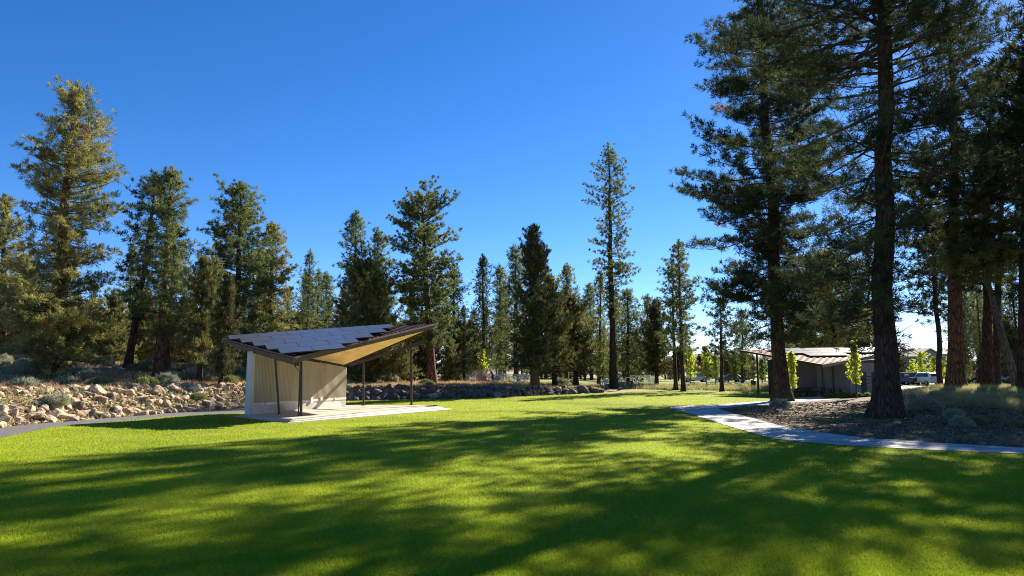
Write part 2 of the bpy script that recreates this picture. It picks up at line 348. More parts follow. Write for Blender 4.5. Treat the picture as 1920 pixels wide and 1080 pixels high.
# ------------------------------------------------------------------ vegetation generators
def needle_mesh(C, D, Sz, k, spread, width, rng, wvar=.4):
    n = len(C); C = np.repeat(C, k, 0); D = np.repeat(D, k, 0); Sz = np.repeat(Sz, k)
    d = D + rng.normal(0, spread, C.shape); d /= np.linalg.norm(d, axis=1)[:, None] + 1e-9
    C = C + rng.normal(0, .12, C.shape) * Sz[:, None]
    tip = C + d * (Sz * rng.uniform(.65, 1.15, len(C)))[:, None]
    s = np.cross(d, rng.normal(0, 1, C.shape)); s /= np.linalg.norm(s, axis=1)[:, None] + 1e-9
    s = s * (width * rng.uniform(1 - wvar, 1 + wvar, len(C)))[:, None] / 2
    mid = C * .45 + tip * .55
    V = np.stack([C, mid + s, tip, mid - s], 1).reshape(-1, 3)
    F = np.arange(len(V)).reshape(-1, 4); return V, F
UPV = np.array([0, 0, 1.0])
def tree_meshes(seed, H, prof, tr, kind='pine', bpm=7.0, D=50.0, lean=(0, 0), asym=(0, 0), flare=1.5, gaps=.15, needle=None, tsize=None, dens=1.0, bend=.12, stubs=0, crooked=.0):
    """trunk, limbs, crown vertex/face arrays. prof: [(height fraction, radius m), ...]"""
    rng = np.random.default_rng(seed)
    ph = np.array([p[0] for p in prof]); pr = np.array([p[1] for p in prof])
    # trunk
    n = 22; t = np.linspace(0, 1, n) ** 1.25; z = t * H
    wob = np.cumsum(rng.normal(0, bend * H / n / 3, (n, 2)), 0); wob -= wob[0]
    ax = np.stack([lean[0] * z + wob[:, 0] * sm(z / 3), lean[1] * z + wob[:, 1] * sm(z / 3), z], -1)
    r = tr * (1 - t) ** .75 * .92 + .02 + tr * (flare - 1) * np.exp(-z / (tr * 1.6))
    ns = 20 if D < 65 else 8
    TV, TF = tube_arr(ax, r, ns)
    if D < 65:                        # fluting and lumps of the bark
        TV = TV.reshape(n, ns, 3); c = ax[:, None, :]; f = 1 + .055 * np.sin(np.arange(ns) * 2.9 + seed)[None, :] * np.ones((n, 1)) + rng.normal(0, .025, (n, ns))
        f += (.16 * np.exp(-z / .5))[:, None] * np.sin(np.arange(ns) * 2 * math.pi / ns * 5 + seed)[None, :]
        TV = (c + (TV - c) * f[..., None]).reshape(-1, 3)
    # sink the root flare a little
    TV[:ns, 2] -= .35
    LV = []; LF = []; nv = 0; C = []; DD = []; SS = []
    def axp(h): return np.array([np.interp(h, z, ax[:, 0]), np.interp(h, z, ax[:, 1]), h])
    h0 = ph[0] * H; nb = int((H - h0) * bpm * {'pine': 1.5, 'juniper': 1.3, 'far': 1.9}[kind])
    tsize = (tsize or {'pine': .32, 'juniper': .32, 'far': .5}[kind]) * 1.10; bpm_ = bpm
    # sectors where the crown is open
    holes = [(rng.uniform(h0, H * .9), rng.uniform(0, 2 * math.pi), rng.uniform(.5, 1.1) * H * .06, rng.uniform(.5, 1.0)) for _ in range(int(gaps * 60))]
    for b in range(nb):
        h = h0 + (H * .965 - h0) * ((b + rng.uniform(-.5, .5)) / nb)
        if h < h0 * .96: continue
        az = b * 2.39996 + rng.uniform(-.5, .5)
        hf = h / H; rad = np.interp(hf, ph, pr)
        L = rad * rng.uniform(.50, 1.18) * (1 + asym[0] * math.cos(az) + asym[1] * math.sin(az))
        if rng.random() < .12: L *= rng.uniform(.4, .7)
        cut = False
        for (hh, ha, hr, hw) in holes:
            if abs(h - hh) < hr and abs((az - ha + math.pi) % (2 * math.pi) - math.pi) < hw: cut = True
        if cut and rng.random() < .85: L *= .22
        if hf > .9: L *= .62
        L = max(L, .12)
        top = max(0.0, (hf - ph[0]) / (1 - ph[0]))
        if kind == 'juniper': el = R(6 + 50 * top + rng.uniform(-12, 12)); curve = .3; L /= max(math.cos(el), .5)
        else: el = R(-16 + 58 * top ** 1.4 + rng.uniform(-14, 14)); curve = .55 * (1 - top); L /= max(math.cos(el), .6)
        dh = np.array([math.cos(az), math.sin(az), 0]); p = axp(h); pts = [p]; m = 6
        sag = rng.uniform(-.1, .25) * (1 - top)
        sw = rng.uniform(-.25, .25)
        for q in range(1, m):
            u = q / (m - 1); e = el - sag * math.sin(u * math.pi) + curve * u * u + rng.uniform(-.09, .09)
            aa = az + sw * u + rng.uniform(-.1, .1)
            p = p + (np.array([math.cos(aa) * math.cos(e), math.sin(aa) * math.cos(e), math.sin(e)])) * L / (m - 1); pts.append(p)
        pts = np.array(pts); rb = (.010 + .0125 * L) * (1.0 if kind != 'juniper' else .8)
        v, f = tube_arr(pts, np.linspace(rb, .007, m), 4 if D > 38 else 5); LV.append(v); LF.append(f + nv); nv += len(v)
        # twigs
        step = {'pine': .30, 'juniper': .22, 'far': .42}[kind] / dens
        nt_ = max(2, int(L * .85 / step)); start = .28 if kind == 'pine' else .12
        for q in range(nt_ + 1):
            u = start + (1 - start) * (q + rng.uniform(-.3, .3)) / nt_; u = min(max(u, .05), 1)
            k = u * (m - 1); k0 = int(min(k, m - 2)); base = pts[k0] * (1 - (k - k0)) + pts[k0 + 1] * (k - k0)
            bd = pts[k0 + 1] - pts[k0]; bd /= np.linalg.norm(bd) + 1e-9
            side = np.cross(bd, UPV) * (1 if q % 2 else -1); side /= np.linalg.norm(side) + 1e-9
            if q == nt_: td = bd
            else: td = bd * rng.uniform(.35, .9) + side * rng.uniform(.5, 1.1) + UPV * rng.uniform(-.15, .55)
            td /= np.linalg.norm(td)
            tl = (.22 + .34 * L * (1 - .55 * u) * rng.uniform(.5, 1.1)) * (.5 + .5 * min(1, L / 1.5))
            tl = min(tl, 1.25)
            if kind == 'juniper': tl *= .8
            tip = base + td * tl + UPV * tl * .12
            if D < 62 or L > 1.0:
                v, f = tube_arr(np.array([base, base + td * tl * .55, tip]), [.011 if D < 70 else .018, .009, .006], 3); LV.append(v); LF.append(f + nv); nv += len(v)
            nk = max(1, int(round(tl / (tsize * (1.0 if kind != 'far' else .9)))))
            if kind == 'juniper': nk += 1
            for w_ in range(nk):
                tt = 1 - w_ / max(nk, 1) * .75
                c = base + (tip - base) * tt + rng.normal(0, .05, 3)
                C.append(c); DD.append(td * (.75 if kind != 'juniper' else .35) + UPV * (.35 if kind != 'juniper' else .8)); SS.append(tsize * rng.uniform(.7, 1.2) * (1 if kind != 'pine' else .5 + .5 * min(1, rad / 1.0 + .4)))
    # dead stubs under the crown
    for b in range(stubs):
        h = rng.uniform(h0 * .35, h0 * 1.15); az = rng.uniform(0, 6.28); L = rng.uniform(.5, 2.2)
        p = axp(h); e = R(rng.uniform(-35, 15)); pts = [p]
        for q in range(4):
            e += rng.uniform(-.35, .3); az += rng.uniform(-.3, .3)
            p = p + np.array([math.cos(az) * math.cos(e), math.sin(az) * math.cos(e), math.sin(e)]) * L / 4; pts.append(p)
        v, f = tube_arr(np.array(pts), np.linspace(.03, .006, 5), 4); LV.append(v); LF.append(f + nv); nv += len(v)
    # top tuft
    for q in range(5):
        C.append(axp(H * (1 - q * .008))); DD.append(UPV); SS.append(tsize)
    C = np.array(C); DD = np.array(DD); SS = np.array(SS)
    if needle: kk, wd = needle
    else:
        px = D / 682.0; wd = max(.022, px * .60); kk = {'pine': 27, 'juniper': 14, 'far': 15}[kind]
        if D > 66: kk = int(kk * .7)
    NV, NF = needle_mesh(C, DD, SS, kk, (.75 if D < 60 else .62) if kind != 'juniper' else .42, wd, rng)
    return (TV, TF), (np.concatenate(LV), np.concatenate(LF)), (NV, NF), ax
MAT_OF = {'pine': 'pine', 'dark': 'pine_dark', 'olive': 'pine_olive', 'juniper': 'juniper', 'jdark': 'juniper_dark'}
STATS = []
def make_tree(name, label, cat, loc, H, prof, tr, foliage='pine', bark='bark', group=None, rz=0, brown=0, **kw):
    (a, b, c, ax) = tree_meshes(H=H, prof=prof, tr=tr, **kw)
    root = empty(name, loc, rz, label, cat, group)
    me = np_mesh('trunk', np.concatenate([a[0], b[0]]), np.concatenate([a[1], b[1] + len(a[0])]), True)
    me.polygons.foreach_set('material_index', np.r_[np.zeros(len(a[1]), dtype=np.int32), np.ones(len(b[1]), dtype=np.int32)])
    link('trunk', me, root, [M[bark], M['limb']])
    me = np_mesh('crown', c[0], c[1]); o = link('crown', me, root, [M[foliage], M['brown_needles']])
    if brown:                            # dead clumps
        rng = np.random.default_rng(kw['seed'] + 9); cc = c[0].reshape(-1, 4, 3)[:, 0]; idx = np.zeros(len(cc), dtype=np.int32)
        for _ in range(brown):
            p = cc[rng.integers(len(cc))]; idx[np.linalg.norm(cc - p, axis=1) < rng.uniform(.3, .75)] = 1
        me.polygons.foreach_set('material_index', idx)
    STATS.append((name, round(loc[1], 1), round(loc[2], 2), round(H, 1), len(c[1])))
    return root
def place(px, py, top, Y=None):
    """foot of the tree seen at (px,py) and its top at top=(px,py): returns location, height, lean"""
    g = ground(px, py) if Y is None else None
    if g is None:
        r = ray(px, py); x = r[0] * Y / r[1]; g = Vector((x, Y, hz(x, Y)))
    tp = at(top[0], top[1], g.y); H = tp.z - g.z
    return g, H, ((tp.x - g.x) / H, 0)
def prof_px(pts, base_z, H, Y):
    """crown outline given as (pixel row, half width in pixels) at distance Y"""
    o = []
    for py, wd in sorted(pts, key=lambda t: -t[0]):
        z = at(960, py, Y).z; o.append((min(max((z - base_z) / H, .02), 1), wd / FPX * Y))
    return o
def tree(name, label, foot, top, outline, wpx, Y=None, **kw):
    g, H, lean = place(foot[0], foot[1], top, Y)
    pr = prof_px(outline, g.z, H, g.y)
    cat = kw.pop('cat', 'tree')
    return make_tree(name, label, cat, g, H, pr, wpx / 2 / FPX * g.y, D=g.y, lean=lean, **kw)
# ------------------------------------------------------------------ main trees, left to right
PG = 'tall pines standing round the lawn'
tree('pine_tree', 'tall broad olive pine with a reddish trunk on the left rock bank', (90, 703), (147, 160),
     [(690, 50), (650, 90), (600, 94), (540, 80), (500, 88), (440, 70), (400, 80), (330, 72), (290, 56), (240, 52), (200, 36), (165, 14)], 24, foliage='pine_olive', bark='bark_red', seed=11, kind='pine', bpm=11.5, gaps=.25, stubs=20, brown=4, dens=1.15)
tree('pine_tree', 'olive pine cut off by the left edge of the photo, behind the broad pine', (2, 690), (10, 368),
     [(660, 60), (600, 55), (520, 48), (430, 34), (375, 12)], 16, Y=58, foliage='pine_olive', seed=12, kind='pine', bpm=9, dens=.9)
tree('pine_tree', 'leaning dark blue-green pine, bare lower trunk, left of a paired pine on the bank', (240, 681), (288, 325),
     [(600, 20), (560, 42), (480, 45), (420, 48), (360, 30), (330, 10)], 14, Y=50, foliage='pine_dark', seed=13, kind='pine', bpm=6.5, gaps=.25, stubs=14)
tree('pine_tree', 'straight sunlit pine with pointed top and bare trunk between two darker pines', (298, 684), (322, 315),
     [(640, 25), (600, 40), (520, 50), (440, 46), (380, 30), (330, 12)], 17, Y=47, foliage='pine', bark='bark_red', seed=14, kind='pine', bpm=9.5, gaps=.12, stubs=14)
tree('pine_tree', 'slim second trunk close against the straight sunlit pine', (312, 683), (330, 420),
     [(600, 22), (540, 30), (470, 22), (430, 10)], 12, Y=52, foliage='pine', bark='bark_red', seed=41, kind='pine', bpm=7)
tree('pine_tree', 'wide many-branched pine rising over the shelter left corner', (440, 700), (450, 343),
     [(680, 50), (600, 60), (520, 62), (450, 60), (390, 36), (350, 12)], 16, Y=54, foliage='pine', seed=15, kind='pine', bpm=9.5, gaps=.1)
tree('pine_tree', 'olive-green pine just right of the wide many-branched pine', (508, 700), (508, 420),
     [(690, 45), (620, 45), (540, 40), (480, 28), (430, 10)], 12, Y=57, foliage='pine_olive', seed=16, kind='pine', bpm=9)
tree('juniper_tree', 'rounded olive juniper between the sunlit pine and the wide pine', (375, 690), (388, 490),
     [(685, 34), (640, 44), (580, 36), (520, 24), (500, 10)], 10, Y=46, foliage='juniper', seed=17, kind='juniper', bpm=12)
tree('juniper_tree', 'narrow dark juniper spire left of the shelter wall', (414, 712), (424, 520),
     [(705, 24), (660, 28), (600, 22), (550, 12), (525, 6)], 8, Y=44, foliage='juniper_dark', seed=18, kind='juniper', bpm=14)
tree('juniper_tree', 'low grey-green juniper behind the leaning dark pine', (205, 690), (215, 560),
     [(688, 40), (650, 42), (600, 28), (570, 10)], 8, Y=58, foliage='juniper', seed=42, kind='juniper', bpm=12)
tree('pine_tree', 'left one of two small distant pines over the shelter panels', (577, 700), (577, 516),
     [(700, 28), (620, 28), (560, 18), (525, 7)], 7, Y=85, foliage='pine', seed=19, kind='far', bpm=7)
tree('pine_tree', 'right one of two small distant pines over the shelter panels', (614, 700), (613, 514),
     [(700, 24), (620, 22), (560, 15), (525, 6)], 7, Y=86, foliage='pine', seed=20, kind='far', bpm=7)
tree('pine_tree', 'pointed pine at the left of the cluster behind the shelter roof', (668, 705), (667, 398),
     [(700, 40), (600, 40), (500, 33), (440, 20), (405, 8)], 11, Y=68, foliage='pine', seed=21, kind='pine', bpm=8.5, tsize=.36)
tree('pine_tree', 'thin pointed pine behind the juniper and right of the cluster tip', (708, 705), (706, 430),
     [(700, 36), (600, 34), (520, 28), (460, 16), (437, 7)], 10, Y=70, foliage='pine', seed=22, kind='pine', bpm=7.5, tsize=.36)
tree('juniper_tree', 'broad dark juniper mass rising behind the shelter roof panels', (690, 722), (692, 500),
     [(715, 58), (640, 66), (580, 52), (530, 28), (505, 8)], 10, Y=60, foliage='juniper', seed=23, kind='juniper', bpm=13, gaps=.05)
tree('pine_tree', 'flat-topped pine with long bare red trunk beside the shelter roof tip', (811, 719), (791, 366),
     [(650, 38), (600, 56), (540, 60), (480, 62), (420, 58), (390, 48), (370, 22)], 17, foliage='pine', bark='bark_red', seed=24, kind='pine', bpm=9.5, gaps=.15, stubs=8)
tree('pine_tree', 'dark pine half hidden behind the flat-topped pine on its right', (852, 705), (850, 508),
     [(700, 28), (620, 30), (560, 22), (515, 8)], 8, Y=78, foliage='pine_dark', seed=25, kind='far', bpm=8)
tree('juniper_tree', 'small dark conical juniper at the left end of the playground fence', (877, 703), (878, 618),
     [(702, 26), (670, 24), (640, 14), (622, 5)], 5, Y=90, foliage='juniper_dark', seed=26, kind='juniper', bpm=10, tsize=.45)
tree('pine_tree', 'thin left spire of the two slender pines above the playground', (908, 700), (907, 480),
     [(660, 20), (600, 24), (540, 20), (490, 6)], 8, Y=92, foliage='pine_dark', seed=27, kind='far', bpm=6.5)
tree('pine_tree', 'shorter right spire of the two slender pines above the playground', (938, 700), (934, 500),
     [(690, 26), (600, 24), (540, 16), (508, 6)], 8, Y=90, foliage='pine', seed=28, kind='far', bpm=7)
tree('pine_tree', 'pine peeking out left behind the big dark conical tree', (968, 702), (966, 463),
     [(690, 34), (600, 32), (530, 24), (475, 10)], 10, Y=84, foliage='pine', seed=29, kind='far', bpm=8)
tree('juniper_tree', 'big dark conical tree with red trunk base beside the playground', (1003, 726), (1003, 424),
     [(695, 38), (660, 50), (620, 42), (590, 50), (550, 32), (520, 38), (480, 20), (460, 22), (430, 6)], 15, foliage='juniper_dark', bark='bark_red', seed=30, kind='juniper', bpm=14, gaps=.22, tsize=.34)
tree('juniper_tree', 'olive brown flank tree leaning against the big dark conical tree', (1040, 712), (1035, 520),
     [(700, 42), (650, 48), (600, 38), (550, 20), (525, 6)], 9, Y=72, foliage='juniper', seed=43, kind='juniper', bpm=12, tsize=.36)
tree('juniper_tree', 'wide olive juniper with round crown right of the dark conical tree', (1080, 714), (1072, 560),
     [(700, 40), (660, 48), (610, 38), (570, 14)], 10, Y=76, foliage='juniper', seed=31, kind='juniper', bpm=12, tsize=.38)
tree('pine_tree', 'thin pale pine tip above the wide olive juniper', (1062, 705), (1062, 497),
     [(640, 26), (580, 22), (530, 15), (503, 6)], 8, Y=88, foliage='pine', seed=32, kind='far', bpm=7)
tree('pine_tree', 'very tall skinny pine with sparse tufts and long bare trunk', (1151, 729), (1140, 269),
     [(600, 14), (560, 34), (520, 42), (470, 30), (420, 34), (370, 36), (320, 22), (285, 14), (272, 8)], 15, foliage='pine', seed=33, kind='pine', bpm=6.5, gaps=.22, stubs=10, dens=.9)
tree('pine_tree', 'pale open pine left behind the very tall skinny pine', (1122, 706), (1124, 515),
     [(650, 20), (600, 24), (550, 18), (520, 8)], 6, Y=88, foliage='pine', seed=34, kind='far', bpm=6)
tree('pine_tree', 'broad dark pine right behind the very tall skinny pine', (1176, 706), (1176, 545),
     [(700, 36), (640, 36), (590, 26), (553, 9)], 9, Y=84, foliage='pine', seed=35, kind='far', bpm=9)
tree('juniper_tree', 'dark juniper cone left of the forked sparse pine', (1231, 712), (1230, 568),
     [(706, 30), (650, 34), (600, 22), (573, 6)], 8, Y=84, foliage='juniper_dark', seed=36, kind='juniper', bpm=11, tsize=.42)
tree('pine_tree', 'sparse tall pine with brown tufts right of the dark juniper cone', (1281, 717), (1276, 453),
     [(660, 22), (600, 36), (540, 42), (500, 26), (462, 9)], 9, Y=74, foliage='pine', seed=37, kind='pine', bpm=6.5, gaps=.2, brown=6, tsize=.36)
tree('pine_tree', 'slim companion trunk left of the sparse tall pine', (1267, 717), (1260, 500),
     [(640, 20), (580, 26), (530, 18), (506, 6)], 8, Y=76, foliage='pine', seed=38, kind='pine', bpm=5.5, tsize=.36)
tree('pine_tree', 'open scraggly pine left of the far shelter roof', (1353, 716), (1351, 562),
     [(670, 36), (630, 36), (590, 26), (568, 10)], 8, Y=74, foliage='pine_dark', seed=39, kind='pine', bpm=7, tsize=.36)
tree('pine_tree', 'small pine between the scraggly pine and the far shelter', (1392, 712), (1392, 585),
     [(690, 20), (640, 24), (600, 12)], 6, Y=95, foliage='pine', seed=40, kind='far', bpm=7)
# the big backlit pines at the right
tree('pine_tree', 'dark backlit pine between the lawn and mulch bed, left of the huge trunk', (1467, 753), (1421, -260),
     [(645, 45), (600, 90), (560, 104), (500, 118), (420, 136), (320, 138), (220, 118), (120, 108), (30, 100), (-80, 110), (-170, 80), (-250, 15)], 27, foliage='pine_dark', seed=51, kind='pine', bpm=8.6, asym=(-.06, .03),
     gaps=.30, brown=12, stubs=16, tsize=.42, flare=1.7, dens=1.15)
g, H, ln = place(1664, 784, (1636, -560))
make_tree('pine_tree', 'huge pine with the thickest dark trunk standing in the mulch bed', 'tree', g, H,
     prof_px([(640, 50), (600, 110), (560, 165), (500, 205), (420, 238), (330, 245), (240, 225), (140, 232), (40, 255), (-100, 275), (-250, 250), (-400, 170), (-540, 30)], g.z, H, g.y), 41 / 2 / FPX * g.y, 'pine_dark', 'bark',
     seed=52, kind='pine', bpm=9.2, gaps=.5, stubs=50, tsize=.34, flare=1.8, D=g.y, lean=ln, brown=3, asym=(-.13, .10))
tree('pine_tree', 'thick red-barked pine trunk at the back of the dry grass field', (1793, 730), (1775, 10),
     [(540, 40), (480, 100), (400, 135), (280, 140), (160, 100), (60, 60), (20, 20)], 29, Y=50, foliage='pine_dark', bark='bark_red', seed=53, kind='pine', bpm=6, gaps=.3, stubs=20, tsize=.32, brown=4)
tree('pine_tree', 'slender leaning pine left of the thick red-barked trunk', (1763, 722), (1735, 260),
     [(600, 20), (540, 50), (440, 60), (340, 45), (280, 12)], 10, Y=62, foliage='pine_dark', seed=54, kind='pine', bpm=6, stubs=10)
tree('pine_tree', 'left half of the twin trunk pine in the field at the right', (1852, 727), (1850, 190),
     [(530, 50), (490, 90), (430, 100), (350, 90), (250, 60), (200, 20)], 19, Y=52, foliage='pine_dark', bark='bark', seed=55, kind='pine', bpm=6, gaps=.3, stubs=12)
tree('pine_tree', 'right half of the twin trunk pine in the field at the right', (1866, 727), (1885, 260),
     [(530, 60), (480, 85), (400, 80), (320, 55), (270, 15)], 15, Y=53, foliage='pine', bark='bark', seed=56, kind='pine', bpm=5.5, gaps=.3, stubs=12)
tree('pine_tree', 'grey trunk leaning strongly left beside the right photo edge', (1908, 728), (1800, 330),
     [(520, 50), (480, 80), (420, 70), (350, 20)], 14, Y=48, foliage='pine', bark='bark_grey', seed=57, kind='pine', bpm=8, stubs=16)
tree('pine_tree', 'reddish trunk cut by the right photo edge in the dry field', (1918, 727), (1925, 130),
     [(480, 60), (430, 100), (360, 100), (280, 80), (190, 50), (140, 15)], 20, Y=46, foliage='pine_dark', bark='bark', seed=58, kind='pine', bpm=6, gaps=.3, stubs=12)
tree('pine_tree', 'sunlit olive pine behind the far shelter roof', (1570, 712), (1545, 470),
     [(690, 60), (640, 70), (580, 70), (520, 50), (480, 20)], 12, Y=86, foliage='pine_olive', seed=59, kind='pine', bpm=9, tsize=.42)
tree('pine_tree', 'pine seen between the two big trunks above the far shelter', (1520, 712), (1515, 520),
     [(690, 40), (620, 50), (560, 36), (526, 10)], 10, Y=90, foliage='pine', seed=60, kind='far', bpm=8)
tree('pine_tree', 'thin pine just left of the huge trunk, over the far roof end', (1628, 708), (1625, 440),
     [(640, 26), (560, 34), (500, 24), (450, 8)], 8, Y=92, foliage='pine', seed=61, kind='far', bpm=6)

# ------------------------------------------------------------------ trees outside the frame whose shade falls over the lawn, and the tree line behind
def proto(seed, H, prof, tr, kind, fol, D, **kw):
    return dict(seed=seed, H=H, prof=prof, tr=tr, kind=kind, foliage=fol, D=D, **kw)
PR = [proto(101, 17, [(.12, 2.0), (.3, 2.6), (.6, 2.0), (.85, 1.0), (1, .2)], .26, 'far', 'pine', 95, bpm=6),
      proto(102, 15, [(.25, 1.4), (.5, 2.2), (.75, 1.6), (1, .2)], .22, 'far', 'pine_dark', 95, bpm=6),
      proto(103, 10, [(.03, 2.2), (.3, 2.5), (.65, 1.5), (1, .1)], .22, 'juniper', 'juniper_dark', 95, bpm=9, tsize=.5, dens=.7),
      proto(104, 9, [(.03, 2.6), (.35, 2.6), (.7, 1.6), (1, .3)], .20, 'juniper', 'juniper', 95, bpm=9, tsize=.5, dens=.7),
      proto(105, 20, [(.3, 1.6), (.5, 2.0), (.8, 1.3), (1, .2)], .26, 'far', 'pine', 95, bpm=5)]
KN = ['pine_tree', 'pine_tree', 'juniper_tree', 'juniper_tree', 'pine_tree']
KD = ['bushy green pine', 'dark open pine', 'dark cone-shaped juniper', 'round olive juniper', 'tall slim pine']
protos = [None] * 5
ORD = ['first', 'second', 'third', 'fourth', 'fifth', 'sixth', 'seventh', 'eighth', 'ninth', 'tenth', 'eleventh', 'twelfth', 'thirteenth', 'fourteenth', 'fifteenth', 'sixteenth', 'seventeenth', 'eighteenth', 'nineteenth', 'twentieth']
def zone(px):
    for lim, nm in ((70, 'behind the broad olive pine'), (230, 'beside the leaning pine'), (345, 'behind the paired pines'), (460, 'behind the dark juniper spire'),
                    (640, 'over the shelter panels'), (790, 'behind the shelter posts'), (900, 'left of the playground'), (1010, 'behind the playground fence'),
                    (1130, 'behind the wide olive juniper'), (1220, 'behind the skinny pine'), (1330, 'across the road from the lawn'), (1440, 'left of the far shelter'),
                    (1560, 'behind the far shelter'), (1660, 'left of the huge trunk'), (1760, 'behind the grey houses'), (1990, 'behind the dry grass field')):
        if px < lim: return nm
    return 'beyond the right edge'
rng = random.Random(77)
spots = []
for k in range(170):
    px = -60 + (2060) * (k + rng.random()) / 170; Yd = rng.uniform(66, 96) if px < 880 else rng.uniform(98, 150)
    if 880 < px < 1150: Yd = rng.uniform(118, 155)
    if 1380 < px < 1700: Yd = rng.uniform(100, 135)
    if px < 520: Yd = rng.uniform(56, 90)
    kd = rng.choices(range(5), weights=(3, 3, 5, 4, 2) if px < 1240 else (2, 3, 4, 3, 2))[0]
    top = {0: 1, 1: 1, 2: 1, 3: 1, 4: 1}[kd]
    hs_ = rng.uniform(.50, .85) if px < 1300 else rng.uniform(.35, .75)
    if 1230 < px < 1450: hs_ = rng.uniform(.28, .5); Yd = rng.uniform(120, 155)
    if 1680 < px < 1780: hs_ = rng.uniform(.22, .35); Yd = rng.uniform(165, 190)
    if px > 1795: hs_ = rng.uniform(.7, 1.0); Yd = rng.uniform(78, 112)
    spots.append([px, Yd, kd, hs_ * (Yd / 85) ** .6])
cnt = {}
for px, Yd, kd, sc in sorted(spots):
    x = AX(px) * Yd; loc = Vector((x, Yd, hz(x, Yd) - .05))
    z = (zone(px), KD[kd]); cnt[z] = cnt.get(z, 0) + 1
    lab = f'{KD[kd]} {z[0]}, {ORD[cnt[z] - 1]} of its kind from left'
    if protos[kd] is None:
        p = dict(PR[kd]); protos[kd] = make_tree(KN[kd], lab, 'tree', loc, group='trees of the far tree line', **p); o = protos[kd]
    else:
        o = copy_tree(protos[kd]); o.location = loc; o['label'] = lab
    s = sc * rng.uniform(.9, 1.1); o.scale = (s * rng.uniform(.95, 1.2), s * rng.uniform(.95, 1.2), s); o.rotation_euler = (0, 0, rng.uniform(0, 6.28))
# pines standing to the right, out of the picture: they shade the lawn
SH = [proto(121, 22, [(.26, 2.4), (.42, 4.6), (.62, 4.6), (.82, 3.2), (1, .4)], .40, 'pine', 'pine_dark', 60, bpm=6.5, gaps=.35, tsize=.42, dens=1.0),
      proto(122, 19, [(.36, 2.0), (.5, 3.2), (.75, 2.4), (1, .3)], .36, 'pine', 'pine_dark', 60, bpm=6.5, gaps=.35, tsize=.42, dens=1.0)]
sh0 = []
shade_spots = [(28.8, 33, 0, 1.15), (36, 38, 1, 1.05), (29, 24.5, 1, .95), (24, 19, 0, .95), (37, 31, 0, 1.1), (21, 12, 1, .9), (33, 18, 1, 1.1), (27, 6, 0, 1.0), (31, 38, 0, 1.1), (26, 27, 1, 1.0), (22.5, 22, 1, .8), (34, 29, 1, 1.1)]
for k, (x, y, kd, s) in enumerate(shade_spots):
    loc = Vector((x, y, hz(x, y) - .1))
    lab = f'large shade pine beyond the right edge of the view, {ORD[k]} of its row'
    if len(sh0) <= kd:
        while len(sh0) <= kd: sh0.append(make_tree('pine_tree', lab, 'tree', loc, group='shade pines to the right of the view', **SH[len(sh0)]))
        o = sh0[kd]
    elif kd == 1 and k == 1: o = sh0[1]
    else: o = copy_tree(sh0[kd])
    o.location = loc; o['label'] = lab; o.scale = (s, s, s); o.rotation_euler = (0, 0, k * 1.7)
#==PART2==
# ------------------------------------------------------------------ the shelter
def bil(F, Rr, L, B, u, v):          # two slopes that meet in a straight ridge from L to R
    if u + v <= 1: return F + (Rr - F) * u + (L - F) * v
    return B + (L - B) * (1 - u) + (Rr - B) * (1 - v)
def grid_shell(fn, nu, nv, t):
    """closed sheet from fn(i, j)->(top point), thickness t downward"""
    vs = []; fs = []
    for i in range(nu):
        for j in range(nv): vs.append(fn(i / (nu - 1), j / (nv - 1)))
    n = len(vs); vs += [p - Vector((0, 0, t)) for p in vs]
    for i in range(nu - 1):
        for j in range(nv - 1):
            a = i * nv + j; b = a + nv; fs.append((a, b, b + 1, a + 1)); fs.append((a + n, a + 1 + n, b + 1 + n, b + n))
    for i in range(nu - 1):
        a = i * nv; fs.append((a, a + n, a + nv + n, a + nv)); a = i * nv + nv - 1; fs.append((a, a + nv, a + nv + n, a + n))
    for j in range(nv - 1):
        a = j; fs.append((a, a + 1, a + 1 + n, a + n)); a = (nu - 1) * nv + j; fs.append((a, a + n, a + 1 + n, a + 1))
    m = MB(); m.add(vs, fs); return m
